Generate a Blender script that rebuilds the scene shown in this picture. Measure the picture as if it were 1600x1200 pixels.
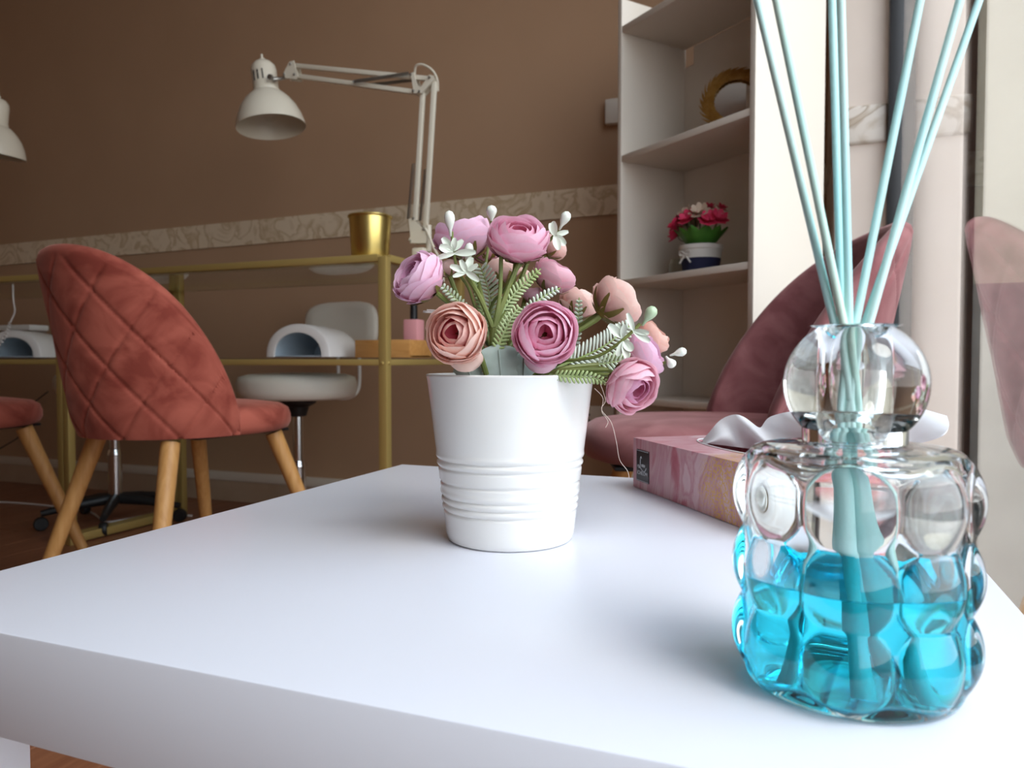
import bpy, bmesh, math, random
from math import sin, cos, pi, radians, sqrt
from mathutils import Vector, Matrix

random.seed(7)
for o in list(bpy.data.objects):
    bpy.data.objects.remove(o)
S = bpy.context.scene
COL = S.collection

# ------------------------------------------------------------------ camera, sky, sun, exposure
YAW, PITCH, FPX = radians(21.17), radians(1.886), 1154.0
CAM = Vector((0, 0, 0.576))
cd = bpy.data.cameras.new('camera')
cam = bpy.data.objects.new('camera', cd)
COL.objects.link(cam)
cam.location = CAM
cam.rotation_euler = (pi / 2 - PITCH, 0, YAW)
cd.sensor_width = 36.0
cd.lens = 36.0 * FPX / 1600.0
cd.clip_start = 0.01
cd.dof.use_dof = True
cd.dof.focus_distance = 0.50
cd.dof.aperture_fstop = 14
S.camera = cam

W = bpy.data.worlds.new('daylight')
S.world = W
W.use_nodes = True
wn = W.node_tree
bg = wn.nodes['Background']
tc = wn.nodes.new('ShaderNodeTexCoord')
sp = wn.nodes.new('ShaderNodeSeparateXYZ')
mr = wn.nodes.new('ShaderNodeMapRange')
mr.inputs[1].default_value = -0.1
mr.inputs[2].default_value = 0.7
mx = wn.nodes.new('ShaderNodeMix')
mx.data_type = 'RGBA'
mx.inputs[6].default_value = (1.0, 0.98, 0.96, 1)
mx.inputs[7].default_value = (0.66, 0.82, 1.0, 1)
wn.links.new(tc.outputs['Generated'], sp.inputs[0])
wn.links.new(sp.outputs[2], mr.inputs[0])
wn.links.new(mr.outputs[0], mx.inputs[0])
wn.links.new(mx.outputs[2], bg.inputs[0])
bg.inputs[1].default_value = 4.1

RIGHT = Vector((cos(YAW), sin(YAW), 0))
FWD0 = Vector((-sin(YAW), cos(YAW), 0))
FWD = FWD0 * cos(PITCH) + Vector((0, 0, -sin(PITCH)))
UP = Vector((0, 0, cos(PITCH))) + FWD0 * sin(PITCH)


def sun(name, direction, energy, angle, col):
    l = bpy.data.lights.new(name, 'SUN')
    l.energy = energy
    l.angle = radians(angle)
    l.color = col
    o = bpy.data.objects.new(name, l)
    COL.objects.link(o)
    o.rotation_euler = Vector(direction).normalized().to_track_quat('-Z', 'Y').to_euler()
    o.location = (0.1, -2, 4)
    return o


# high hazy sun entering through the big window on the right
sdir = Vector((-0.53, 0.27, -0.80))
sun('hazy_sun', sdir, 1.6, 24.0, (1.0, 0.95, 0.88))


def portal(name, loc, rot, sx, sy):
    l = bpy.data.lights.new(name, 'AREA')
    l.shape = 'RECTANGLE'
    l.size, l.size_y = sx, sy
    l.cycles.is_portal = True
    o = bpy.data.objects.new(name, l)
    COL.objects.link(o)
    o.location = loc
    o.rotation_euler = rot


portal('window_portal', (0.235, 0.67, 1.4), (0, radians(90), 0), 2.8, 2.3)

S.view_settings.view_transform = 'Standard'
S.view_settings.look = 'None'
S.view_settings.exposure = 0.0
S.view_settings.gamma = 1.0
S.view_settings.use_curve_mapping = False
S.cycles.max_bounces = 18
S.cycles.transmission_bounces = 18
S.cycles.transparent_max_bounces = 24
S.cycles.diffuse_bounces = 5
S.cycles.glossy_bounces = 6
S.cycles.use_denoising = True


# ------------------------------------------------------------------ coordinate helpers
def ray(px, py):
    return FWD + RIGHT * ((px - 800) / FPX) + UP * ((600 - py) / FPX)


def at(px, py, Z):
    return CAM + ray(px, py) * Z


def on_v(px, py, v):
    d = ray(px, py)
    return CAM + d * (v / d.y)


def on_z(px, py, z):
    d = ray(px, py)
    return CAM + d * ((z - CAM.z) / d.z)


# ------------------------------------------------------------------ materials
MATS = {}


def lin(c):
    return tuple(((x / 255.0) / 12.92 if x / 255.0 <= 0.04045 else ((x / 255.0 + 0.055) / 1.055) ** 2.4) for x in c)


def mat(name, col, rough=0.5, metal=0.0, spec=0.5, col2=None, scale=8.0, detail=4.0, lo=0.35, hi=0.65, bump=0.0,
        bscale=60.0, sheen=0.0, sheen_tint=None, coat=0.0, trans=0.0, ior=1.45, sss=0.0, stretch=None, dist=0.0):
    if name in MATS:
        return MATS[name]
    m = bpy.data.materials.new(name)
    m.use_nodes = True
    nt = m.node_tree
    b = nt.nodes['Principled BSDF']
    b.inputs['Base Color'].default_value = (*col, 1)
    b.inputs['Roughness'].default_value = rough
    b.inputs['Metallic'].default_value = metal
    b.inputs['Specular IOR Level'].default_value = spec
    b.inputs['IOR'].default_value = ior
    b.inputs['Transmission Weight'].default_value = trans
    b.inputs['Coat Weight'].default_value = coat
    if sheen:
        b.inputs['Sheen Weight'].default_value = sheen
        b.inputs['Sheen Roughness'].default_value = 0.4
        b.inputs['Sheen Tint'].default_value = (*(sheen_tint or (1, 1, 1)), 1)
    if sss:
        b.inputs['Subsurface Weight'].default_value = sss
        b.inputs['Subsurface Scale'].default_value = 0.004
    coord = None
    if col2 or bump:
        t = nt.nodes.new('ShaderNodeTexCoord')
        mp = nt.nodes.new('ShaderNodeMapping')
        nt.links.new(t.outputs['Object'], mp.inputs[0])
        if stretch:
            mp.inputs['Scale'].default_value = stretch
        coord = mp.outputs[0]
    if col2:
        n = nt.nodes.new('ShaderNodeTexNoise')
        n.inputs['Scale'].default_value = scale
        n.inputs['Detail'].default_value = detail
        n.inputs['Distortion'].default_value = dist
        r = nt.nodes.new('ShaderNodeValToRGB')
        r.color_ramp.elements[0].position = lo
        r.color_ramp.elements[1].position = hi
        r.color_ramp.elements[0].color = (*col, 1)
        r.color_ramp.elements[1].color = (*col2, 1)
        nt.links.new(coord, n.inputs[0])
        nt.links.new(n.outputs[0], r.inputs[0])
        nt.links.new(r.outputs[0], b.inputs['Base Color'])
    if bump:
        n2 = nt.nodes.new('ShaderNodeTexNoise')
        n2.inputs['Scale'].default_value = bscale
        n2.inputs['Detail'].default_value = 3
        bp = nt.nodes.new('ShaderNodeBump')
        bp.inputs['Strength'].default_value = bump
        bp.inputs['Distance'].default_value = 0.002
        nt.links.new(coord, n2.inputs[0])
        nt.links.new(n2.outputs[0], bp.inputs['Height'])
        nt.links.new(bp.outputs[0], b.inputs['Normal'])
    MATS[name] = m
    return m


def marble(name, scale, base, vein, dark):
    m = mat(name, base, 0.3)
    nt = m.node_tree
    b = nt.nodes['Principled BSDF']
    t = nt.nodes.new('ShaderNodeTexCoord')
    n = nt.nodes.new('ShaderNodeTexNoise')
    n.inputs['Scale'].default_value = scale
    n.inputs['Detail'].default_value = 5
    n.inputs['Distortion'].default_value = 0.9
    r = nt.nodes.new('ShaderNodeValToRGB')
    e = r.color_ramp.elements
    e[0].position, e[0].color = 0.30, (*vein, 1)
    e[1].position, e[1].color = 0.74, (*vein, 1)
    for p_, c_ in ((0.38, base), (0.455, base), (0.495, dark), (0.53, vein), (0.60, base), (0.67, base)):
        x = e.new(p_)
        x.color = (*c_, 1)
    nt.links.new(t.outputs['Object'], n.inputs[0])
    nt.links.new(n.outputs[0], r.inputs[0])
    nt.links.new(r.outputs[0], b.inputs['Base Color'])
    return m


def pane_glass(name, tint=(0.985, 0.985, 0.98), smudge=0.0):
    """thin window glass: see-through, mirror-like at grazing angles (Schlick on the real angle)"""
    if name in MATS:
        return MATS[name]
    m = bpy.data.materials.new(name)
    m.use_nodes = True
    nt = m.node_tree
    nt.nodes.clear()
    out = nt.nodes.new('ShaderNodeOutputMaterial')
    ms = nt.nodes.new('ShaderNodeMixShader')
    tr = nt.nodes.new('ShaderNodeBsdfTransparent')
    tr.inputs[0].default_value = (*tint, 1)
    gl = nt.nodes.new('ShaderNodeBsdfGlossy')
    gl.inputs['Roughness'].default_value = 0.0
    gl.inputs[0].default_value = (1, 1, 1, 1)
    g = nt.nodes.new('ShaderNodeNewGeometry')
    dp = nt.nodes.new('ShaderNodeVectorMath')
    dp.operation = 'DOT_PRODUCT'
    nt.links.new(g.outputs['Normal'], dp.inputs[0])
    nt.links.new(g.outputs['Incoming'], dp.inputs[1])

    def mth(op, a, bb):
        k = nt.nodes.new('ShaderNodeMath')
        k.operation = op
        for i, q in enumerate((a, bb)):
            if q is None:
                continue
            if isinstance(q, (int, float)):
                k.inputs[i].default_value = q
            else:
                nt.links.new(q, k.inputs[i])
        return k.outputs[0]
    c = mth('ABSOLUTE', dp.outputs['Value'], None)
    p5 = mth('POWER', mth('SUBTRACT', 1.0, c), 5.0)
    f = mth('ADD', mth('MULTIPLY', p5, 0.96), 0.04)
    nt.links.new(f, ms.inputs[0])
    nt.links.new(tr.outputs[0], ms.inputs[1])
    nt.links.new(gl.outputs[0], ms.inputs[2])
    nt.links.new(ms.outputs[0], out.inputs[0])
    MATS[name] = m
    return m


def solid_glass(name, col, ior, rough=0.0):
    if name in MATS:
        return MATS[name]
    m = bpy.data.materials.new(name)
    m.use_nodes = True
    nt = m.node_tree
    nt.nodes.clear()
    out = nt.nodes.new('ShaderNodeOutputMaterial')
    g = nt.nodes.new('ShaderNodeBsdfGlass')
    g.inputs['Color'].default_value = (*col, 1)
    g.inputs['IOR'].default_value = ior
    g.inputs['Roughness'].default_value = rough
    nt.links.new(g.outputs[0], out.inputs[0])
    MATS[name] = m
    return m


def wood(name, c1, c2, scale=(1, 1, 1), rough=0.45, ns=9.0):
    return mat(name, c1, rough, col2=c2, scale=ns, detail=6, lo=0.3, hi=0.7, stretch=scale, dist=0.6)


# ------------------------------------------------------------------ mesh helpers
def nb():
    return bmesh.new()


def bm_box(bm, c, s, bevel=0.0, rot=None, seg=2):
    r = bmesh.ops.create_cube(bm, size=1.0)
    vs = r['verts']
    M = Matrix.Translation(Vector(c)) @ (rot.to_4x4() if rot else Matrix.Identity(4)) @ Matrix.Diagonal((s[0], s[1], s[2], 1))
    bmesh.ops.transform(bm, matrix=M, verts=vs)
    if bevel > 0:
        es = list({e for v in vs for e in v.link_edges})
        bmesh.ops.bevel(bm, geom=es, offset=bevel, segments=seg, affect='EDGES', profile=0.5)
    return bm


def frames(pts):
    n = len(pts)
    T = []
    for i in range(n):
        a = pts[max(i - 1, 0)]
        b = pts[min(i + 1, n - 1)]
        d = (b - a)
        T.append(d.normalized() if d.length > 1e-9 else Vector((0, 0, 1)))
    ref = Vector((0, 0, 1)) if abs(T[0].z) < 0.9 else Vector((1, 0, 0))
    N = [(ref - T[0] * ref.dot(T[0])).normalized()]
    for i in range(1, n):
        q = N[-1] - T[i] * N[-1].dot(T[i])
        N.append(q.normalized() if q.length > 1e-9 else N[-1])
    return T, N


def bm_tube(bm, pts, r, seg=10, caps=True, flat=1.0):
    pts = [Vector(p) for p in pts]
    T, N = frames(pts)
    rr = r if isinstance(r, (list, tuple)) else [r] * len(pts)
    rings = []
    for i, p in enumerate(pts):
        B = T[i].cross(N[i])
        rings.append([bm.verts.new(p + N[i] * cos(2 * pi * k / seg) * rr[i] + B * sin(2 * pi * k / seg) * rr[i] * flat) for k in range(seg)])
    for a, b in zip(rings, rings[1:]):
        for k in range(seg):
            bm.faces.new((a[k], a[(k + 1) % seg], b[(k + 1) % seg], b[k]))
    if caps:
        bm.faces.new(rings[0][::-1])
        bm.faces.new(rings[-1])
    return bm


def bm_bar(bm, p0, p1, w, h, up=(0, 0, 1), bevel=0.0):
    """square bar between two points"""
    p0, p1 = Vector(p0), Vector(p1)
    d = p1 - p0
    z = d.normalized()
    u = Vector(up)
    if abs(u.dot(z)) > 0.95:
        u = Vector((0, 1, 0))
    x = u.cross(z).normalized()
    y = z.cross(x)
    R = Matrix((x, y, z)).transposed()
    return bm_box(bm, (p0 + p1) / 2, (w, h, d.length), bevel, R)


def bm_lathe(bm, prof, seg=32, M=None, sx=1.0, sy=1.0):
    rings = []
    for (r, z) in prof:
        if r < 1e-7:
            rings.append([bm.verts.new((0, 0, z))])
        else:
            rings.append([bm.verts.new((r * sx * cos(2 * pi * k / seg), r * sy * sin(2 * pi * k / seg), z)) for k in range(seg)])
    for a, b in zip(rings, rings[1:]):
        for k in range(seg):
            k2 = (k + 1) % seg
            if len(a) == 1 and len(b) == 1:
                continue
            if len(a) == 1:
                bm.faces.new((a[0], b[k2], b[k]))
            elif len(b) == 1:
                bm.faces.new((a[k], a[k2], b[0]))
            else:
                bm.faces.new((a[k], a[k2], b[k2], b[k]))
    if M is not None:
        bmesh.ops.transform(bm, matrix=M, verts=[v for r in rings for v in r])
    return bm


def bm_grid(bm, fn, nu, nv, wrap=False):
    g = [[bm.verts.new(fn(i / (nu if wrap else nu - 1), j / (nv - 1))) for j in range(nv)] for i in range(nu)]
    for i in range(nu if wrap else nu - 1):
        i2 = (i + 1) % nu
        for j in range(nv - 1):
            bm.faces.new((g[i][j], g[i2][j], g[i2][j + 1], g[i][j + 1]))
    return g


def bm_poly(bm, pts, n, th):
    """flat plate: outline pts extruded by th along n (both directions th/2)"""
    n = Vector(n).normalized() * th / 2
    a = [bm.verts.new(Vector(p) - n) for p in pts]
    b = [bm.verts.new(Vector(p) + n) for p in pts]
    bm.faces.new(a[::-1])
    bm.faces.new(b)
    k = len(pts)
    for i in range(k):
        bm.faces.new((a[i], a[(i + 1) % k], b[(i + 1) % k], b[i]))


def obj(name, bm, m, parent=None, off=None, label=None, smooth=38, fixn=True, kind=None):
    if off is not None:
        bmesh.ops.translate(bm, vec=-Vector(off), verts=bm.verts)
    if fixn:
        bmesh.ops.recalc_face_normals(bm, faces=bm.faces)
    me = bpy.data.meshes.new(name)
    bm.to_mesh(me)
    bm.free()
    if m:
        me.materials.append(m)
    if smooth:
        for p in me.polygons:
            p.use_smooth = True
        if smooth < 180:
            me.set_sharp_from_angle(angle=radians(smooth))
    o = bpy.data.objects.new(name, me)
    COL.objects.link(o)
    if parent:
        o.parent = parent
    if label:
        o['label'] = label
    if kind:
        o['kind'] = kind
    return o


def thing(name, label, cat, loc=(0, 0, 0), rotz=0.0, group=None):
    o = bpy.data.objects.new(name, None)
    o.empty_display_size = 0.05
    COL.objects.link(o)
    o.location = loc
    o.rotation_euler = (0, 0, rotz)
    o['label'] = label
    o['category'] = cat
    if group:
        o['group'] = group
    return o


def tag(o, label, cat, group=None):
    o['label'] = label
    o['category'] = cat
    if group:
        o['group'] = group
    return o


def struct_empty(name):
    o = bpy.data.objects.new(name, None)
    COL.objects.link(o)
    o['kind'] = 'structure'
    return o


def dup(root, loc, label, group=None, rotz=None):
    r = root.copy()
    COL.objects.link(r)
    r.location = loc
    if rotz is not None:
        r.rotation_euler = (0, 0, rotz)
    r['label'] = label
    if group:
        r['group'] = group
    for ch in list(root.children):
        c = ch.copy()
        COL.objects.link(c)
        c.parent = r
        for g in list(ch.children):
            d = g.copy()
            COL.objects.link(d)
            d.parent = c
    return r


def bez(p0, p1, p2, p3, n=12):
    out = []
    for i in range(n):
        t = i / (n - 1)
        out.append(p0 * (1 - t) ** 3 + p1 * 3 * t * (1 - t) ** 2 + p2 * 3 * t * t * (1 - t) + p3 * t ** 3)
    return out


def smooth_path(pts, n=6):
    pts = [Vector(p) for p in pts]
    out = []
    for i in range(len(pts) - 1):
        p0 = pts[max(i - 1, 0)]
        p1, p2 = pts[i], pts[i + 1]
        p3 = pts[min(i + 2, len(pts) - 1)]
        for k in range(n):
            t = k / n
            out.append(0.5 * ((2 * p1) + (p2 - p0) * t + (2 * p0 - 5 * p1 + 4 * p2 - p3) * t * t + (3 * p1 - p0 - 3 * p2 + p3) * t ** 3))
    out.append(pts[-1])
    return out


# ------------------------------------------------------------------ shared materials
BROWN = mat('brown_wall_paint', (0.405, 0.250, 0.152), 0.7, spec=0.3, col2=(0.425, 0.264, 0.162), scale=3, bump=0.06, bscale=300)
CREAM = mat('cream_pillar_paint', (0.74, 0.64, 0.565), 0.6, spec=0.3, col2=(0.77, 0.67, 0.60), scale=5)
CEIL = mat('ceiling_white', (0.75, 0.73, 0.70), 0.9)
MARBLE = marble('marble_border', 11.0, (0.68, 0.55, 0.40), (0.57, 0.435, 0.29), (0.48, 0.345, 0.21))
MARBLE2 = marble('marble_border_pillar', 9.0, (0.66, 0.60, 0.54), (0.50, 0.42, 0.34), (0.38, 0.30, 0.23))
SKIRT = mat('beige_skirting_tile', (0.40, 0.28, 0.19), 0.5, col2=(0.46, 0.33, 0.23), scale=6)
SKIRTCAP = mat('pale_skirting_cap', (0.62, 0.54, 0.45), 0.5)
PLANK = wood('reddish_floor_wood', (0.20, 0.072, 0.036), (0.30, 0.125, 0.062), (14, 0.7, 1), 0.42, 6)
SUBFLOOR = mat('dark_subfloor', (0.05, 0.02, 0.012), 0.8)
CONCRETE = mat('grey_concrete', (0.11, 0.105, 0.095), 0.9, col2=(0.20, 0.19, 0.17), scale=6, detail=9, bump=0.4, bscale=30)
OUTPAINT = mat('weathered_cream_render', (0.27, 0.24, 0.18), 0.9, col2=(0.36, 0.325, 0.25), scale=4, detail=8, bump=0.2, bscale=40)
DARKMETAL = mat('dark_grey_window_frame', (0.028, 0.029, 0.032), 0.45)
WHITETOP = mat('white_table_foil', (0.78, 0.79, 0.86), 0.30, spec=0.5)
GOLD = mat('brushed_gold_frame', (0.50, 0.36, 0.12), 0.42, 0.5)
GOLDPOT = mat('polished_gold', (0.82, 0.64, 0.22), 0.33, 1.0)
GOLDLEAF = mat('antique_gold', (0.42, 0.22, 0.05), 0.40, 0.6, col2=(0.55, 0.32, 0.09), scale=60)
GLASS = pane_glass('clear_window_glass')
DESKGLASS = pane_glass('clear_desk_glass', (0.90, 0.94, 0.92))
ENAMEL = mat('cream_white_enamel', (0.72, 0.66, 0.54), 0.35)
ENAMEL_IN = mat('white_shade_lining', (0.72, 0.73, 0.78), 0.35)
CHROME = mat('chrome', (0.75, 0.75, 0.76), 0.16, 1.0)
STEEL = mat('steel_spring', (0.36, 0.34, 0.31), 0.35, 0.9)
BLACKPL = mat('black_plastic', (0.012, 0.012, 0.013), 0.45)
WHITEPL = mat('white_plastic', (0.76, 0.72, 0.69), 0.35)
LEATHER = mat('white_leatherette', (0.74, 0.67, 0.59), 0.45, bump=0.05, bscale=200)
SHELFW = mat('white_melamine', (0.70, 0.632, 0.548), 0.42)
LEGWOOD = wood('honey_oak', (0.45, 0.215, 0.062), (0.58, 0.31, 0.11), (9, 9, 1.2), 0.45, 12)
BAMBOO = wood('bamboo_wood', (0.48, 0.22, 0.06), (0.60, 0.31, 0.10), (2, 12, 12), 0.5, 6)

# ------------------------------------------------------------------ the room
ZT = 0.45                      # side table top
VW = 2.388                     # back wall
UG = 0.203                     # window glass
fl = struct_empty('floor')
b = nb()
bm_box(b, (-2.1, 0.5, -0.03), (5.4, 4.2, 0.04))
obj('subfloor', b, SUBFLOOR, fl, smooth=0)
pmesh = None
pw = 0.138
for i in range(31):
    u = 0.19 - pw * (i + 0.5)
    for k in range(4):
        v0 = -1.5 + 1.2 * k - 0.4 * (i % 3)
        v1 = v0 + 1.198
        v0c, v1c = max(v0, -1.38), min(v1, VW - 0.012)
        if v1c - v0c < 0.05:
            continue
        if pmesh is None:
            b = nb()
            bm_box(b, (0, 0, -0.005), (pw - 0.002, 1.0, 0.010), 0.0008, seg=1)
            o = obj('plank', b, PLANK, fl, smooth=0)
            pmesh = o.data
        else:
            o = bpy.data.objects.new('plank', pmesh)
            COL.objects.link(o)
            o.parent = fl
        o.location = (u, (v0c + v1c) / 2, random.uniform(-0.0003, 0.0003))
        o.scale = (1, v1c - v0c, 1)

b = nb()
bm_box(b, (-2.2, VW + 0.06, 1.4), (4.9, 0.12, 2.9))
obj('wall_back', b, BROWN, smooth=0)['kind'] = 'structure'
b = nb()
bm_box(b, (-4.56, 0.5, 1.4), (0.12, 4.0, 2.9))
obj('wall_left', b, BROWN, smooth=0)['kind'] = 'structure'
b = nb()
bm_box(b, (-2.15, -1.45, 1.4), (4.7, 0.12, 2.9))
obj('wall_front', b, BROWN, smooth=0)['kind'] = 'structure'
b = nb()
bm_box(b, (-2.15, 0.5, 2.86), (5.1, 4.1, 0.08))
obj('ceiling', b, CEIL, smooth=0)['kind'] = 'structure'


def wallpt(px, py):
    return on_v(px, py, VW)


# marble border on the back wall: runs very slightly uphill to the right
a0, a1 = wallpt(0, 383), wallpt(960, 289)
c0, c1 = wallpt(0, 415), wallpt(960, 335)


def lerp_u(p, q, u):
    t = (u - p.x) / (q.x - p.x)
    return p.z + (q.z - p.z) * t


b = nb()
uL, uR = -4.49, 0.07
bm_poly(b, [(uL, VW - 0.003, lerp_u(c0, c1, uL)), (uR, VW - 0.003, lerp_u(c0, c1, uR)),
            (uR, VW - 0.003, lerp_u(a0, a1, uR)), (uL, VW - 0.003, lerp_u(a0, a1, uL))], (0, 1, 0), 0.006)
obj('trim_1', b, MARBLE, smooth=0)['kind'] = 'structure'
bb = struct_empty('baseboard_back')
b = nb()
bm_box(b, (-2.2, VW - 0.006, 0.042), (4.6, 0.012, 0.084), 0.001)
obj('skirting_tile', b, SKIRT, bb, smooth=0)
b = nb()
bm_box(b, (-2.2, VW - 0.008, 0.102), (4.6, 0.016, 0.036), 0.003)
obj('skirting_cap', b, SKIRTCAP, bb)

# pillar at the window end
b = nb()
bm_box(b, (0.1990, 2.12, 1.4), (0.254, 0.56, 2.9), 0.008, seg=3)
obj('wall_right', b, CREAM)['kind'] = 'structure'
b = nb()
bm_box(b, (0.1245, 2.11, 1.100), (0.109, 0.56, 0.086), 0.008, seg=3)
obj('trim_2', b, MARBLE2)['kind'] = 'structure'

# big window beside the table
win = struct_empty('window_1')
b = nb()
bm_box(b, (UG + 0.001, 0.65, 1.43), (0.002, 2.36, 2.76))
obj('pane', b, GLASS, win, smooth=0)
b = nb()
bm_box(b, (UG - 0.0120, 1.827, 1.4), (0.027, 0.028, 2.8), 0.002)
obj('frame_post', b, DARKMETAL, win)
b = nb()
bm_box(b, (UG + 0.002, 0.65, 0.026), (0.045, 2.36, 0.05), 0.002)
obj('frame_sill', b, DARKMETAL, win)
b = nb()
bm_box(b, (UG + 0.002, 0.65, 2.79), (0.045, 2.36, 0.05), 0.002)
obj('frame_head', b, DARKMETAL, win)

b = nb()
bm_box(b, (UG + 0.06, -1.02, 1.4), (0.16, 0.98, 2.9))  # unseen wall past the window, added to cut daylight on the table's front
obj('wall_right', b, CREAM, smooth=0)['kind'] = 'structure'

# outside: paved ground and a weathered wall with a bare concrete plinth
b = nb()
bm_box(b, (3.0, 1.0, -0.15), (16, 14, 0.2))
og = obj('ground', b, CONCRETE, smooth=0)
og['kind'] = 'structure'
og.location.z = 0.0
ow = struct_empty('wall_outside')
b = nb()
bm_box(b, (1.75, 2.10, 0.30), (2.80, 0.44, 0.884))
obj('plinth', b, CONCRETE, ow, smooth=0)
b = nb()
bm_box(b, (1.75, 2.104, 2.05), (2.80, 0.44, 2.616))
obj('render_coat', b, OUTPAINT, ow, smooth=0)
b = nb()
bm_box(b, (0.338, 2.10, 1.4), (0.0235, 0.50, 2.9))
obj('trim_3', b, mat('black_joint_sealant', (0.010, 0.010, 0.011), 0.9, spec=0.05), smooth=0)['kind'] = 'structure'

# ------------------------------------------------------------------ white side table
tu0, tu1, tv0, tv1 = -0.444, 0.106, 0.229, 0.779
tcx, tcy = (tu0 + tu1) / 2, (tv0 + tv1) / 2
tab = thing('side_table', 'square white glossy side table with a thick top in the foreground', 'table', (tcx, tcy, 0))
b = nb()
bm_box(b, (0, 0, ZT - 0.025), (0.55, 0.55, 0.05), 0.0012)
obj('tabletop', b, WHITETOP, tab)
for sx in (-1, 1):
    for sy in (-1, 1):
        b = nb()
        bm_box(b, (sx * 0.25, sy * 0.25, (ZT - 0.0502) / 2), (0.05, 0.05, ZT - 0.0502), 0.001)
        obj('leg', b, WHITETOP, tab)

# ------------------------------------------------------------------ velvet shell chairs
def velvet(name, c1, c2, tint):
    return mat(name, c1, 0.85, spec=0.15, col2=c2, scale=7, detail=5, lo=0.38, hi=0.62, sheen=0.35, sheen_tint=tint, bump=0.12,
               bscale=500, dist=1.8)


VELVET1 = velvet('dusty_rose_velvet', (0.23, 0.047, 0.032), (0.40, 0.105, 0.072), (1.0, 0.55, 0.45))
VELVET2 = velvet('mauve_rose_velvet', (0.22, 0.078, 0.082), (0.34, 0.145, 0.148), (1.0, 0.72, 0.70))

SH_AX, SH_AY, SH_Z0, SH_H, SH_PH = 0.200, 0.210, 0.415, 0.364, radians(92)


def shell_pt(s, z, extra=0.0):
    ph = s * SH_PH
    f = (z - SH_Z0) / SH_H
    k = 1.0 + 0.04 * f - 0.05 * max(0.0, 1 - f * 6) ** 2
    x, y = SH_AX * sin(ph) * k, -SH_AY * cos(ph) * k
    n = Vector((x / SH_AX ** 2, y / SH_AY ** 2, 0)).normalized()
    y -= 0.060 * max(f, 0) ** 1.1
    return Vector((x, y, z)) + n * extra, n


def make_chair(name, label, vel, loc, rotz):
    t = thing(name, label, 'chair', loc, rotz)
    # backrest shell
    b = nb()
    NS, NT, th = 170, 64, 0.034
    rings = []
    for i in range(NS + 1):
        s = -1 + 2 * i / NS
        h = SH_H * max(1 - abs(s) ** 2.4, 0.0) ** 0.62 + 0.004
        thx = th * min(1.0, 0.35 + h / 0.12)
        ring = []
        for j in range(NT + 1):
            z = SH_Z0 + h * j / NT
            p = s * SH_PH * 0.205 / 0.116
            q = (z - SH_Z0) / 0.148
            edge = max(0.0, min(1.0, (1 - j / NT) * h / 0.025)) if h > 0.01 else 0.0
            ga = abs((p + q + 0.3) - round(p + q + 0.3))
            gb = abs((p - q + 0.3) - round(p - q + 0.3))
            d = -0.0052 * (math.exp(-(ga / 0.028) ** 2) + math.exp(-(gb / 0.028) ** 2)) * edge
            d += 0.0030 * (min(ga, 0.25) + min(gb, 0.25)) * edge
            P, n = shell_pt(s, z, d)
            ring.append(P)
        P, n = shell_pt(s, SH_Z0 + h)
        for k in range(1, 5):
            a = pi * k / 5
            ring.append(P - n * thx / 2 + n * (thx / 2 * cos(a)) + Vector((0, 0, thx / 2 * sin(a))))
        for j in range(NT, -1, -2):
            z = SH_Z0 + h * j / NT
            P, n = shell_pt(s, z, -thx)
            ring.append(P)
        rings.append([b.verts.new(p) for p in ring])
    m = len(rings[0])
    for A, B in zip(rings, rings[1:]):
        for k in range(m):
            b.faces.new((A[k], B[k], B[(k + 1) % m], A[(k + 1) % m]))
    b.faces.new(rings[0])
    b.faces.new(rings[-1][::-1])
    obj('backrest', b, vel, t, smooth=60)
    # seat cushion
    b = nb()

    def plan(th_, k):
        c, s_ = cos(th_), sin(th_)
        e = 2 / 2.4
        x = 0.196 * abs(c) ** e * (1 if c > 0 else -1)
        y = 0.218 * abs(s_) ** e * (1 if s_ > 0 else -1) + 0.030
        x *= 1.0 - 0.16 * max(0.0, -s_)
        return x * k, (y - 0.03) * k + 0.03
    prof = [(0.0, 0.414), (0.90, 0.412), (0.97, 0.417), (1.0, 0.430), (1.0, 0.446), (0.975, 0.462), (0.90, 0.472), (0.7, 0.479), (0.4, 0.482), (0.0, 0.483)]
    rings = []
    for (k, z) in prof:
        if k == 0:
            rings.append([b.verts.new((0, 0.03, z))])
        else:
            rings.append([b.verts.new((*plan(2 * pi * q / 48, k), z)) for q in range(48)])
    for A, B in zip(rings, rings[1:]):
        for q in range(48):
            q2 = (q + 1) % 48
            if len(A) == 1:
                b.faces.new((A[0], B[q2], B[q]))
            elif len(B) == 1:
                b.faces.new((A[q], A[q2], B[0]))
            else:
                b.faces.new((A[q], A[q2], B[q2], B[q]))
    obj('seat', b, vel, t, smooth=70)
    b = nb()
    bm_box(b, (0, 0.075, 0.4085), (0.26, 0.26, 0.007), 0.003)
    obj('seat_underside', b, BLACKPL, t, label='thin black board under the seat')
    for (x, y, dx, dy) in ((0.135, 0.150, 0.10, 0.115), (-0.135, 0.150, -0.10, 0.115), (0.125, -0.115, 0.085, -0.115), (-0.125, -0.115, -0.085, -0.115)):
        b = nb()
        bm_tube(b, [(x, y, 0.405), (x + dx * 0.5, y + dy * 0.5, 0.205), (x + dx, y + dy, 0.001)], [0.0195, 0.0165, 0.0115], 14)
        obj('leg', b, LEGWOOD, t, label='tapered honey-coloured wooden leg')
    return t


make_chair('shell_chair', 'dusty rose quilted velvet shell chair seen from behind, pushed up to the gold desk', VELVET1, (-1.305, 1.285, 0), radians(-8))
make_chair('shell_chair', 'mauve velvet shell chair with high wrapped back beside the window, behind the tissue box', VELVET2, (-0.108, 1.292, 0), radians(109))
make_chair('shell_chair', 'dusty rose velvet chair cut by the left picture edge, only seat edge and leg showing', VELVET1, (-1.945, 1.13, 0), radians(5))

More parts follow.
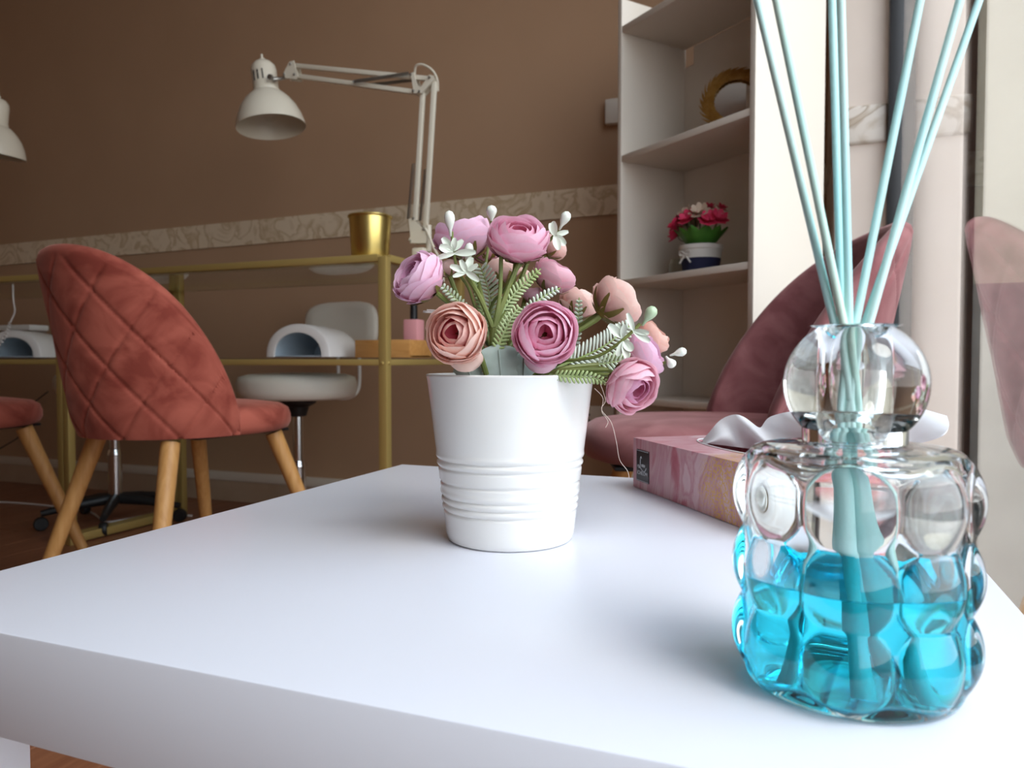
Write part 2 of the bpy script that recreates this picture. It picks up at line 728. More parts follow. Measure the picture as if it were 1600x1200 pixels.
# ------------------------------------------------------------------ gold desks with glass tops
DV0, DV1, DZ, DS = 1.62, 2.09, 0.842, 0.578
DB = 0.024


def make_desk(u0, u1, label):
    t = thing('glass_desk', label, 'desk', ((u0 + u1) / 2, (DV0 + DV1) / 2, 0))
    off = t.location
    for u in (u0 + DB / 2, u1 - DB / 2):
        for v in (DV0 + DB / 2, DV1 - DB / 2):
            b = nb()
            bm_box(b, (u, v, (DZ - 0.006) / 2), (DB, DB, DZ - 0.006), 0.002)
            obj('leg', b, GOLD, t, off)
    for z, h, nm in ((DZ - 0.009, 0.018, 'top_rail'), (DS - 0.009, 0.016, 'shelf_rail')):
        for v in (DV0 + DB / 2, DV1 - DB / 2):
            b = nb()
            bm_box(b, ((u0 + u1) / 2, v, z), (u1 - u0 - 2 * DB, DB, h), 0.002)
            obj(nm, b, GOLD, t, off)
        for u in (u0 + DB / 2, u1 - DB / 2):
            b = nb()
            bm_box(b, (u, (DV0 + DV1) / 2, z), (DB, DV1 - DV0 - 2 * DB, h), 0.002)
            obj(nm, b, GOLD, t, off)
    for u in (u0 + DB / 2, u1 - DB / 2):
        b = nb()
        bm_box(b, (u, (DV0 + DV1) / 2, 0.018), (DB, DV1 - DV0 - 2 * DB, 0.026), 0.002)
        obj('floor_rail', b, GOLD, t, off)
    for z, nm in ((DZ - 0.0235, 'glass_top'), (DS - 0.0035, 'glass_shelf')):
        b = nb()
        bm_box(b, ((u0 + u1) / 2, (DV0 + DV1) / 2, z + 0.0035), (u1 - u0 - 2 * DB, DV1 - DV0 - 2 * DB, 0.005), 0.001, seg=1)
        obj(nm, b, DESKGLASS, t, off, smooth=0)
    b = nb()
    for (u, v) in ((u1, DV0 + 0.013), (u1 - 0.013, DV0)):
        M = Matrix.Translation((u, v, DS - 0.011)) @ (Matrix.Rotation(pi / 2, 4, 'Y') if u == u1 else Matrix.Rotation(pi / 2, 4, 'X'))
        bm_lathe(b, [(0, 0.003), (0.004, 0.002), (0.005, 0.0), (0, -0.001)], 10, M)
    obj('bolt', b, GOLD, t, off)
    return t


make_desk(-2.115, -0.966, 'brushed gold metal desk with glass top, carrying the gold bucket')
make_desk(-3.30, -2.1165, 'gold metal glass desk at the left edge, half hidden behind the near chair')


# ------------------------------------------------------------------ white wheeled stools
def make_stool(u, v, rot, label):
    t = thing('rolling_stool', label, 'stool', (u, v, 0), rot, 'white stools tucked under the desks')
    b = nb()
    bm_lathe(b, [(0, 0.455), (0.165, 0.455), (0.176, 0.462), (0.182, 0.480), (0.182, 0.505), (0.176, 0.522), (0.15, 0.530), (0.08, 0.534), (0, 0.535)], 48)
    obj('seat', b, LEATHER, t, smooth=60)
    b = nb()
    bm_lathe(b, [(0, 0.4549), (0.06, 0.4545), (0.055, 0.44), (0.034, 0.428), (0.026, 0.40), (0.018, 0.398), (0, 0.398)], 24)
    obj('seat_mount', b, BLACKPL, t, label='black conical mount under the seat')
    b = nb()
    bm_tube(b, [(-0.03, 0.0, 0.44), (-0.085, -0.01, 0.425), (-0.12, -0.015, 0.40)], 0.005, 8)
    obj('height_lever', b, BLACKPL, t, label='black height lever')
    b = nb()
    bm_lathe(b, [(0, 0.40), (0.0165, 0.40), (0.0165, 0.262), (0.021, 0.260), (0.023, 0.25), (0.0250, 0.247), (0.0250, 0.240), (0.0225, 0.238), (0.0225, 0.07), (0, 0.07)], 24)
    obj('gas_lift', b, CHROME, t, label='chrome gas lift column')
    b = nb()
    for k in range(5):
        a = 2 * pi * k / 5 + 0.3
        bm_tube(b, [(0.015 * cos(a), 0.015 * sin(a), 0.085), (0.12 * cos(a), 0.12 * sin(a), 0.075), (0.225 * cos(a), 0.225 * sin(a), 0.058)], [0.02, 0.016, 0.011], 10)
    obj('star_base', b, BLACKPL, t)
    for k in range(5):
        a = 2 * pi * k / 5 + 0.3
        b = nb()
        M = Matrix.Translation((0.225 * cos(a), 0.225 * sin(a), 0.024)) @ Matrix.Rotation(a, 4, 'Z') @ Matrix.Rotation(pi / 2, 4, 'X')
        bm_lathe(b, [(0, -0.012), (0.020, -0.012), (0.023, -0.008), (0.023, 0.008), (0.020, 0.012), (0, 0.012)], 16, M)
        obj('caster', b, BLACKPL, t)
    # backrest
    b = nb()

    def br(uu, vv):
        a = uu * 2 * pi
        e = 2 / 3.4
        x = 0.152 * abs(cos(a)) ** e * (1 if cos(a) > 0 else -1)
        z = 0.085 * abs(sin(a)) ** e * (1 if sin(a) > 0 else -1)
        prof_ = [(0, -0.018), (0.7, -0.018), (0.93, -0.014), (1.0, -0.004), (1.0, 0.004), (0.93, 0.014), (0.7, 0.018), (0, 0.018)]
        k, d = prof_[round(vv * 7)]
        return Vector((x * k, 0.235 + d - 0.9 * (x * k) ** 2, 0.688 + z * k * (1 - 0.12 * (x * k > 0) * 0)))
    bm_grid(b, br, 40, 8, True)
    bmesh.ops.remove_doubles(b, verts=b.verts, dist=0.0002)
    obj('backrest', b, LEATHER, t, smooth=60)
    for x in (-0.045, 0.045):
        b = nb()
        bm_tube(b, smooth_path([(x, 0.12, 0.452), (x, 0.20, 0.449), (x, 0.252, 0.48), (x, 0.256, 0.58), (x, 0.256, 0.67)], 5), 0.006, 10)
        obj('backrest_rod', b, WHITEPL, t)
    return t


sp1 = on_z(473, 602.0, 0.494)
make_stool(-1.462, 1.915, radians(-4), 'white round stool with chrome column and small backrest under the gold desk')
make_stool(-2.25, 1.92, radians(5), 'white stool mostly hidden by the near rose chair, only its chrome column showing')


# ------------------------------------------------------------------ jointed desk lamps
LV = 1.81


def make_lamp():
    def P(px, py, dv=0.0):
        q = on_v(px, py, LV)
        return Vector((q.x, LV + dv, q.z))
    base = P(660, 400)
    base.z = DZ + 0.002
    t = thing('desk_lamp', 'cream jointed-arm desk lamp clamped to the desk behind the pink flowers', 'lamp', base)
    off = base
    b = nb()
    c = P(659, 392)
    bm_box(b, (c.x, LV, DZ + 0.020), (0.036, 0.05, 0.036), 0.004)
    bm_box(b, (c.x + 0.012, LV, DZ - 0.025), (0.014, 0.04, 0.055), 0.003)
    bm_box(b, (c.x - 0.006, LV, DZ - 0.048), (0.034, 0.03, 0.01), 0.002)
    obj('clamp', b, ENAMEL, t, off)
    b = nb()
    p = P(670, 381)
    bm_tube(b, [(p.x, LV, DZ + 0.03), (p.x, LV, P(670, 352).z)], 0.0075, 12)
    obj('post', b, ENAMEL, t, off)
    # lower bracket plates
    b = nb()
    for dv in (-0.012, 0.012):
        bm_poly(b, [P(642, 343, dv), P(648, 342, dv), P(667, 362, dv), P(671, 370, dv), P(669, 381, dv), P(645, 381, dv), P(642, 376, dv), P(645, 370, dv)], (0, 1, 0), 0.003)
    obj('bracket', b, ENAMEL, t, off)
    # four arm bars
    for (a, c2, dv) in (((649, 345), (661, 145), 0.0), ((665, 360), (679, 128), 0.0)):
        b = nb()
        bm_bar(b, P(*a), P(*c2), 0.0125, 0.0125, up=(0, 1, 0), bevel=0.0015)
        obj('arm', b, ENAMEL, t, off)
    for (a, c2) in (((676, 124), (463, 103)), ((655, 145), (464, 119))):
        b = nb()
        bm_bar(b, P(*a), P(*c2), 0.0125, 0.0125, up=(0, 1, 0), bevel=0.0015)
        obj('arm', b, ENAMEL, t, off)
    # elbow bracket
    b = nb()
    for dv in (-0.011, 0.011):
        bm_poly(b, [P(645, 117, dv), P(650, 115, dv), P(655, 136, dv), P(661, 138, dv), P(674, 119, dv), P(681, 121, dv), P(681, 127, dv), P(663, 148, dv), P(650, 148, dv)], (0, 1, 0), 0.003)
    obj('bracket', b, ENAMEL, t, off)
    # head bracket
    b = nb()
    for dv in (-0.011, 0.011):
        bm_poly(b, [P(447, 117, dv), P(456, 99, dv), P(463, 97, dv), P(470, 122, dv), P(466, 126, dv), P(450, 124, dv)], (0, 1, 0), 0.003)
    obj('bracket', b, ENAMEL, t, off)
    b = nb()
    for (x, y) in ((459, 103), (449, 119), (465, 119), (650, 145), (659, 146), (675, 124), (646, 119), (666, 360), (645, 378), (650, 343)):
        M = Matrix.Translation(P(x, y, -0.0155)) @ Matrix.Rotation(pi / 2, 4, 'X')
        bm_lathe(b, [(0, 0.003), (0.003, 0.002), (0.004, 0), (0, 0)], 10, M)
    obj('rivets', b, STEEL, t, off)

    # springs
    def spring(p, q, r, turns, dv):
        b = nb()
        p, q = P(*p, dv), P(*q, dv)
        ax = (q - p).normalized()
        e1 = Vector((0, 1, 0))
        e2 = ax.cross(e1)
        pts = [p + (q - p) * (i / (turns * 8)) + (e1 * cos(2 * pi * i / 8) + e2 * sin(2 * pi * i / 8)) * r for i in range(turns * 8 + 1)]
        bm_tube(b, pts, 0.0012, 4)
        obj('spring', b, STEEL, t, off)
    spring((557, 131), (644, 118), 0.0042, 42, -0.017)
    spring((560, 131), (645, 121), 0.0042, 42, 0.017)
    spring((643, 343), (651, 258), 0.0042, 42, -0.017)
    spring((652, 343), (660, 262), 0.0036, 42, 0.017)
    # cable arc at the elbow and along the post
    b = nb()
    bm_tube(b, smooth_path([P(648, 116), P(653, 105, -0.01), P(665, 104, -0.012), P(678, 112, -0.01), P(683, 124), P(681, 140, 0.012)], 6), 0.0032, 8)
    bm_tube(b, smooth_path([P(668, 358, -0.012), P(675, 372, -0.014), P(682, 390, -0.012), P(690, 412), P(693, 440)], 6), 0.0032, 8)
    obj('cable', b, ENAMEL, t, off)
    # head : lathe about a nearly vertical axis
    top, rim = P(417, 88), P(424, 199)
    ax = (top - rim).normalized()
    q = Vector((0, 0, 1)).rotation_difference(ax)
    M = Matrix.Translation(rim) @ q.to_matrix().to_4x4() @ Matrix.Rotation(radians(-5), 4, 'Y')
    L = (top - rim).length
    R = (P(476, 199) - P(371, 199)).length / 2 * 0.81
    so = [(R, 0.0), (R * 0.985, L * 0.06), (R * 0.93, L * 0.16), (R * 0.82, L * 0.28), (R * 0.66, L * 0.39), (R * 0.50, L * 0.465), (R * 0.39, L * 0.50)]
    si = [(r - 0.002, z - 0.0005) for r, z in so]
    b = nb()
    bm_lathe(b, so + [(R * 0.37, L * 0.50)], 48, M)
    sh = obj('shade', b, ENAMEL, t, off, smooth=60)
    b = nb()
    bm_lathe(b, [(R, 0.0)] + si + [(0.0, L * 0.49)], 48, M)
    obj('shade_lining', b, ENAMEL_IN, sh, label='white inside of the lamp shade', smooth=60)
    b = nb()
    bm_lathe(b, [(R * 0.385, L * 0.49), (R * 0.385, L * 0.535), (R * 0.365, L * 0.54), (R * 0.37, L * 0.82), (R * 0.34, L * 0.875), (R * 0.24, L * 0.93), (R * 0.10, L * 0.95), (0, L * 0.95)], 40, M)
    cp = obj('socket_cover', b, ENAMEL, t, off, smooth=50)
    b = nb()
    bm_lathe(b, [(R * 0.09, L * 0.94), (R * 0.085, L * 0.985), (R * 0.04, L * 1.0), (R * 0.035, L * 1.05), (0, L * 1.055)], 16, M)
    obj('top_knob', b, ENAMEL, cp, off)
    for ang in (-104, -82, -60):
        b = nb()
        a = radians(ang) + radians(0)
        RR = R * 0.374
        Ms = M @ Matrix.Rotation(a, 4, 'Z') @ Matrix.Translation((RR, 0, L * 0.70))
        bm_box(b, (0, 0, 0), (0.0025, 0.0036, L * 0.14), 0.0008)
        bmesh.ops.transform(b, matrix=Ms, verts=b.verts)
        obj('vent_slot', b, BLACKPL, cp, off, label='dark vent slot')
    b = nb()
    bm_lathe(b, [(0, L * 0.08), (R * 0.12, L * 0.09), (R * 0.24, L * 0.15), (R * 0.27, L * 0.23), (R * 0.22, L * 0.32), (R * 0.14, L * 0.42), (R * 0.13, L * 0.48), (0, L * 0.48)], 24, M)
    obj('bulb', b, pane_glass('bulb_glass'), t, off, smooth=180)
    b = nb()
    a = P(434, 128, -0.02)
    bm_tube(b, [a, P(440, 124, -0.005), P(450, 120)], [0.007, 0.005, 0.006], 10)
    bm_lathe(b, [(0, 0.010), (0.008, 0.008), (0.009, 0), (0, 0)], 14, Matrix.Translation(P(434, 127, -0.030)) @ Matrix.Rotation(pi / 2, 4, 'X'))
    obj('hinge_knob', b, STEEL, t, off)
    return t


lamp = make_lamp()
dup(lamp, Vector((-3.20, 1.82, DZ + 0.045)), 'cream desk lamp cut by the left picture edge, only part of its shade showing', rotz=pi)


# ------------------------------------------------------------------ nail lamps on the lower shelves
LEDLIN = mat('bluish_reflector', (0.50, 0.58, 0.64), 0.3, 0.35, bump=0.9, bscale=40)


def make_uv():
    t = thing('nail_lamp', 'white arched nail drying lamp in front of the stool on the gold desk', 'nail lamp', (0, 0, 0), 0)
    hw, hh, dp = 0.108, 0.094, 0.20
    NA = 24

    def arch(k, a):
        return (hw * k * cos(a) * (1.0 if abs(cos(a)) < 0.98 else 1.0), hh * k * max(sin(a), 0) ** 0.85)
    b = nb()
    secs = [(0.0, 0.96), (0.004, 1.0), (0.10, 0.98), (0.16, 0.92), (0.19, 0.82), (0.205, 0.66)]
    rings = []
    for (y, k) in secs:
        rings.append([b.verts.new((arch(k, pi * i / NA)[0], y, arch(k, pi * i / NA)[1])) for i in range(NA + 1)])
    inner = [b.verts.new((arch(0.74, pi * i / NA)[0], 0.0, arch(0.74, pi * i / NA)[1])) for i in range(NA + 1)]
    inb = [b.verts.new((arch(0.74, pi * i / NA)[0], 0.006, arch(0.74, pi * i / NA)[1])) for i in range(NA + 1)]
    for A, B in [(inb, inner), (inner, rings[0])] + list(zip(rings, rings[1:])):
        for i in range(NA):
            b.faces.new((A[i], A[i + 1], B[i + 1], B[i]))
    b.faces.new(rings[-1])
    obj('housing', b, WHITEPL, t, smooth=50)
    b = nb()
    r2 = []
    for (y, k) in ((0.004, 0.745), (0.08, 0.74), (0.14, 0.70), (0.17, 0.55)):
        r2.append([b.verts.new((arch(k, pi * i / NA)[0], y, arch(k, pi * i / NA)[1])) for i in range(NA + 1)])
    for A, B in zip(r2, r2[1:]):
        for i in range(NA):
            b.faces.new((A[i], A[i + 1], B[i + 1], B[i]))
    b.faces.new(r2[-1])
    obj('lining', b, LEDLIN, t, label='bluish mirrored lining', smooth=40, fixn=False)
    b = nb()
    bm_box(b, (0, 0.10, 0.002), (0.17, 0.19, 0.004), 0.001)
    obj('floor_plate', b, LEDLIN, t)
    return t


uv = make_uv()
q = on_v(475, 556, 1.80)
uv.location = (q.x + 0.022, 1.74, DS + 0.006)
uv.rotation_euler = (0, 0, radians(2))
q = on_v(36, 556, 1.80)
dup(uv, (q.x, 1.76, DS + 0.006), 'white arched nail drying lamp left of the rose chair, with a curly cord', rotz=radians(16))
uv['group'] = 'nail lamps'
for o in bpy.data.objects:
    if o.name.startswith('nail_lamp'):
        o['group'] = 'nail drying lamps on the desk shelves'
    if o.name.startswith('desk_lamp'):
        o['group'] = 'jointed desk lamps'
    if o.name.startswith('glass_desk'):
        o['group'] = 'gold glass desks along the back wall'

# gold bucket on desk corner
q = on_v(578, 398, 1.70)
t = thing('gold_bucket', 'small shiny gold metal bucket on the corner of the glass desk', 'bucket', (q.x, 1.702, DZ - 0.0172))
t.scale = (1.02, 1.02, 1.27)
b = nb()
bm_lathe(b, [(0, 0.0), (0.046, 0.0), (0.0475, 0.002), (0.0545, 0.100), (0.0545, 0.102), (0.0535, 0.102), (0.046, 0.004), (0, 0.004)], 40)
obj('body', b, GOLDPOT, t)
b = nb()
bm_lathe(b, [(0.0545, 0.0985), (0.0565, 0.0985), (0.058, 0.101), (0.0565, 0.1035), (0.0545, 0.1035), (0.0535, 0.101)], 40)
obj('rolled_rim', b, GOLDPOT, t)

# wooden tray and pink box on the lower shelf
q = on_v(645, 553, 1.86)
t = thing('wooden_tray', 'shallow orange-brown wooden tray on the lower shelf of the gold desk', 'tray', (-1.085, 1.86, DS + 0.0035))
b = nb()
bm_box(b, (0, 0, 0.004), (0.176, 0.13, 0.008), 0.002)
obj('bottom', b, BAMBOO, t)
for (cx, cy, sx_, sy_) in ((0, -0.061, 0.176, 0.009), (0, 0.061, 0.176, 0.009), (-0.0835, 0, 0.009, 0.112), (0.0835, 0, 0.009, 0.112)):
    b = nb()
    bm_box(b, (cx, cy, 0.025), (sx_, sy_, 0.05), 0.0015)
    obj('side', b, BAMBOO, t)
PINKBOX = mat('pink_card', (0.72, 0.32, 0.34), 0.5)
q2 = on_v(664, 523, 1.87)
t = thing('nail_polish_bottle', 'pink bottle with a black cap standing in the wooden tray', 'bottle', (-1.022, 1.865, DS + 0.0120))
b = nb()
bm_box(b, (0, 0, 0.050), (0.045, 0.045, 0.10), 0.004)
obj('bottle_body', b, PINKBOX, t)
b = nb()
bm_lathe(b, [(0, 0.10), (0.011, 0.10), (0.010, 0.15), (0, 0.152)], 16)
obj('cap', b, BLACKPL, t, label='black cap')

# white flat pad behind the left nail lamp, cords
q = on_v(30, 509, 2.03)
t = thing('storage_case', 'flat white case standing behind the left nail lamp', 'case', (q.x - 0.05, 2.0, DS + 0.0005))
b = nb()
bm_box(b, (0, 0, 0.055), (0.40, 0.07, 0.110), 0.006)
obj('body', b, mat('grey_brown_case', (0.25, 0.19, 0.16), 0.5), t)
b = nb()
bm_box(b, (0, 0, 0.120), (0.41, 0.08, 0.022), 0.005)
obj('lid', b, WHITEPL, t, label='white lid')

b = nb()
base = on_v(20, 443, 1.70)
pts = []
key = smooth_path([on_v(20, 446, 1.68), on_v(21, 470, 1.68), on_v(23, 487, 1.69), on_v(17, 502, 1.69), on_v(8, 525, 1.69), on_v(-6, 548, 1.68)], 30)
for i, p in enumerate(key):
    if p.z < 0.70:
        p = p + Vector((cos(i * 1.1), 0, 0.3 * sin(i * 1.1))) * 0.007
    pts.append(p)
bm_tube(b, pts, 0.0024, 6)
tag(obj('coiled_cord', b, WHITEPL), 'white coiled cord hanging from the left desk beside the nail lamp', 'cord')
b = nb()
pts = smooth_path([on_v(75, 612, 2.0), on_v(62, 622, 2.0), on_v(48, 634, 2.0), on_v(50, 645, 2.0), on_v(38, 665, 2.0), on_v(30, 682, 2.0), on_v(10, 695, 2.0), on_v(-20, 712, 2.0)], 5)
bm_tube(b, pts, 0.0028, 6)
tag(obj('power_cable', b, BLACKPL), 'thin black cable dangling under the left desk', 'cable')
b = nb()
pts = smooth_path([on_z(-30, 783, 0.004), on_z(30, 786, 0.004), on_z(90, 792, 0.004), on_z(140, 800, 0.004), on_z(165, 815, 0.004), on_z(200, 811, 0.004), on_z(240, 804, 0.004), on_z(300, 806, 0.004)], 6)
bm_tube(b, pts, 0.0036, 6)
tag(obj('power_cable', b, WHITEPL), 'white cable lying across the wooden floor under the desks', 'cable')

# wall fittings
q = wallpt(957, 177)
b = nb()
bm_box(b, (0, 0, 0), (0.075, 0.024, 0.08), 0.004)
o = tag(obj('junction_box', b, SHELFW), 'small white box on the brown wall behind the shelf unit', 'switch box')
o.location = (q.x + 0.018, VW - 0.0125, q.z)
q = wallpt(934, 652)
t = thing('wall_socket', 'white double wall socket low on the brown wall beside the shelf unit', 'socket', (q.x, VW - 0.008, q.z))
b = nb()
bm_box(b, (0, 0, 0), (0.11, 0.014, 0.075), 0.003)
obj('plate', b, SHELFW, t)
b = nb()
for x in (-0.025, 0.025):
    for z in (-0.009, 0.009):
        bm_box(b, (x, -0.0072, z), (0.006, 0.002, 0.006), 0.0005)
obj('holes', b, BLACKPL, t, label='dark socket holes')

# ------------------------------------------------------------------ shelf unit, set at an angle in the corner
SA = radians(-38.3)
su = thing('shelf_unit', 'tall white open shelf unit standing at an angle in the corner by the pillar', 'shelf unit', (-0.447, 1.918, 0), SA)
SWd, SDp, PT = 0.455, 0.224, 0.015
SHZ = [0.10, 0.462, 0.768, 1.090, 1.421]
STOP = 1.508
b = nb()
bm_box(b, (PT / 2, SDp / 2, STOP / 2), (PT, SDp, STOP), 0.001)
obj('side_panel', b, SHELFW, su)
b = nb()
bm_box(b, (SWd - PT / 2, SDp / 2, STOP / 2), (PT, SDp, STOP), 0.001)
obj('side_panel', b, SHELFW, su)
for z in SHZ:
    b = nb()
    bm_box(b, (SWd / 2, SDp / 2 - 0.002, z + 0.008), (SWd - 2 * PT, SDp - 0.006, 0.016), 0.001)
    obj('shelf_board', b, SHELFW, su)
zt = SHZ[-1] - 0.001
b = nb()
xm = SWd * 0.80
yb = SDp - 0.002
nx, nz = PT + 0.034, zt - 0.048
bm_poly(b, [(PT, yb, 0.02), (xm - 0.0008, yb, 0.02), (xm - 0.0008, yb, zt), (nx, yb, zt), (nx, yb, nz), (PT, yb, nz)], (0, 1, 0), 0.004)
obj('back_panel', b, SHELFW, su, smooth=0)
b = nb()
bm_poly(b, [(xm + 0.0008, yb, 0.02), (SWd - PT, yb, 0.02), (SWd - PT, yb, zt), (xm + 0.0008, yb, zt)], (0, 1, 0), 0.004)
obj('back_panel', b, SHELFW, su, smooth=0)
b = nb()
for (x, z) in ((SWd + 0.0002, 0.55),):
    bm_lathe(b, [(0, 0.001), (0.003, 0.0008), (0.0035, 0), (0, 0)], 10, Matrix.Translation((x, 0.115, 0.69)) @ Matrix.Rotation(pi / 2, 4, 'Y'))
obj('screw', b, STEEL, su)


def shelf_world(x, y, z):
    c, s = cos(SA), sin(SA)
    return Vector((-0.447 + x * c - y * s, 1.918 + x * s + y * c, z))


# gold wreath mirror leaning on the second shelf
mp = shelf_world(0.286, 0.125, SHZ[3] + 0.0165)
mt = thing('wreath_mirror', 'round mirror in a gold feathered wreath frame on the upper shelf', 'mirror', mp, radians(4))
mt.scale = (0.92, 0.92, 0.92)
RO, RI = 0.088, 0.055
tilt = Matrix.Translation((0, 0.0, RO * 0.985)) @ Matrix.Rotation(radians(-8), 4, 'X') @ Matrix.Rotation(pi / 2, 4, 'X')
b = nb()
random.seed(3)
for layer, (r0, r1, n, zoff) in enumerate(((0.054, 0.078, 34, 0.010), (0.060, 0.086, 34, 0.006), (0.064, 0.092, 30, 0.002))):
    for k in range(n):
        a = 2 * pi * (k + 0.33 * layer) / n
        pts = []
        for i in range(6):
            f = i / 5
            aa = a - 0.75 * f
            rr = r0 + (r1 - r0) * f ** 1.2 + random.uniform(-0.001, 0.001)
            pts.append(Vector((rr * cos(aa), rr * sin(aa), zoff + 0.003 * sin(pi * f))))
        bm_tube(b, pts, [0.0022, 0.0036, 0.004, 0.0036, 0.0025, 0.0006], 6)
bmesh.ops.transform(b, matrix=tilt, verts=b.verts)
obj('feather_frame', b, GOLDLEAF, mt)
b = nb()
bm_lathe(b, [(0, 0.0), (0.066, 0.0), (0.066, 0.003), (0.057, 0.0035), (0, 0.0035)], 40, tilt)
obj('mirror_glass', b, mat('mirror_silver', (0.82, 0.82, 0.82), 0.02, 1.0), mt, smooth=20, label='round mirror glass')

# little potted flowers
pp = shelf_world(0.217, 0.085, SHZ[2] + 0.0165)
pf = thing('potted_flowers', 'small navy and white pot of artificial pink and cream flowers on the middle shelf', 'potted plant', pp, SA)
pf.scale = (1.13, 1.13, 1.22)
NAVY = mat('navy_fabric', (0.012, 0.014, 0.05), 0.8)
LINEN = mat('white_linen', (0.68, 0.65, 0.60), 0.85)
b = nb()
bm_lathe(b, [(0, 0), (0.036, 0), (0.0375, 0.002), (0.042, 0.030), (0.038, 0.03), (0, 0.01)], 32)
obj('pot_body', b, NAVY, pf)
b = nb()
bm_lathe(b, [(0.0422, 0.029), (0.0445, 0.046), (0.0462, 0.047), (0.0465, 0.054), (0.045, 0.0555), (0.041, 0.055), (0.0405, 0.045), (0.040, 0.031)], 32)
obj('pot_band', b, LINEN, pf, label='white upper band of the pot')
b = nb()
for sx in (-1, 1):
    bm_tube(b, smooth_path([(0, -0.0475, 0.036), (sx * 0.006, -0.050, 0.041), (sx * 0.013, -0.049, 0.042), (sx * 0.015, -0.048, 0.037), (sx * 0.009, -0.049, 0.034), (0, -0.0475, 0.036)], 4), 0.0015, 6, flat=1.6)
    bm_tube(b, smooth_path([(0, -0.0475, 0.036), (sx * 0.007, -0.048, 0.028), (sx * 0.015, -0.048, 0.019)], 4), 0.0015, 6, flat=1.6)
bmesh.ops.transform(b, matrix=Matrix.Rotation(radians(3), 4, 'Z'), verts=b.verts)
obj('bow', b, LINEN, pf, label='white ribbon bow')
LEAFG = mat('bright_green_leaf', (0.045, 0.17, 0.02), 0.5, col2=(0.07, 0.24, 0.03), scale=30)
REDF = mat('hot_pink_petal', (0.72, 0.045, 0.13), 0.6)
CREAMF = mat('cream_petal', (0.66, 0.52, 0.40), 0.6)
random.seed(11)
for k in range(11):
    a = 2 * pi * k / 11
    b = nb()

    def lf(u_, v_, a=a):
        w = 0.017 * sin(pi * min(1, 0.12 + 0.88 * u_)) ** 0.7 * (1 if u_ < 0.99 else 0.1)
        r = 0.024 + 0.034 * u_
        z = 0.050 + 0.044 * u_ - 0.006 * u_ * u_
        c = (v_ - 0.5) * 2 * w
        r2 = r - 0.006 * abs(v_ - 0.5)
        return Vector((r2 * cos(a) - c * sin(a), r2 * sin(a) + c * cos(a), z + 0.004 * abs(v_ - 0.5)))
    bm_grid(b, lf, 7, 5)
    obj('leaf', b, LEAFG, pf, smooth=180)
flowers_small = [(-0.030, -0.030, 0.098, 'r'), (0.004, -0.034, 0.104, 'r'), (0.036, -0.018, 0.097, 'r'), (-0.020, 0.005, 0.113, 'c'),
                 (0.006, -0.008, 0.118, 'c'), (0.032, 0.010, 0.108, 'c'), (0.008, 0.012, 0.130, 'r'), (0.026, 0.022, 0.126, 'r'), (-0.036, 0.012, 0.100, 'c'),
                 (-0.040, -0.018, 0.082, 'r'), (-0.014, -0.022, 0.117, 'c'), (0.020, -0.024, 0.114, 'c'), (-0.030, -0.008, 0.110, 'c'), (0.044, -0.004, 0.100, 'r')]
for (x, y, z, c) in flowers_small:
    b = nb()
    x, y = x * 1.2, y * 1.2
    rad = 0.023 if z < 0.12 else 0.015
    tl = Vector((x * 0.9, y * 0.9 - 0.012, 0.05)).normalized()
    qd = Vector((0, 0, 1)).rotation_difference(tl).to_matrix().to_4x4()
    for lay, (n, rr, up_) in enumerate(((8, 1.0, 0.25), (7, 0.75, 0.55))):
        for k in range(n):
            a = 2 * pi * (k + 0.5 * lay) / n

            def pt(u_, v_, a=a, rr=rr, up_=up_):
                r = rad * rr * u_
                w = rad * 0.36 * sin(pi * min(0.98, 0.1 + 0.85 * u_)) ** 0.6
                c2 = (v_ - 0.5) * 2 * w
                return Vector((r * cos(a) - c2 * sin(a), r * sin(a) + c2 * cos(a), rad * up_ * u_ ** 1.5 + 0.002 * lay))
            bm_grid(b, pt, 5, 3)
    bmesh.ops.transform(b, matrix=Matrix.Translation((x, y, z)) @ qd, verts=b.verts)
    fo = obj('flower', b, REDF if c == 'r' else CREAMF, pf, smooth=180)
    b = nb()
    bm_tube(b, bez(Vector((x, y, z)), Vector((x, y, z - 0.02)), Vector((x * 0.3, y * 0.3, 0.07)), Vector((x * 0.2, y * 0.2, 0.04)), 8), 0.0011, 6)
    obj('stem', b, mat('dark_stem', (0.10, 0.13, 0.04), 0.6), fo)
b = nb()
bm_lathe(b, [(0, 0), (0.020, 0), (0.021, 0.002), (0.021, 0.036), (0.016, 0.042), (0.016, 0.050), (0.015, 0.050), (0.015, 0.042), (0.0195, 0.035), (0.0195, 0.003), (0, 0.003)], 28)
o = tag(obj('glass_jar', b, pane_glass('jar_glass', (0.93, 0.95, 0.93))), 'tiny clear glass jar behind the navy flower pot on the middle shelf', 'jar')
o.location = shelf_world(0.112, 0.105, SHZ[2] + 0.0165)

# ------------------------------------------------------------------ white ribbed pot
PC = at(797, 700, 0.5225)
PC.z = ZT
CERAMIC = mat('white_ceramic', (0.90, 0.885, 0.855), 0.16, coat=0.3)
pot = thing('flower_pot', 'white glazed ceramic pot with ribbed lower half on the white table', 'pot', (PC.x, PC.y, ZT + 0.0003))
prof = [(0, 0.0), (0.0425, 0.0), (0.0440, 0.0012), (0.0447, 0.004)]


def potr(z):
    return 0.0447 + (0.0587 - 0.0447) * (z / 0.1155) ** 1.05


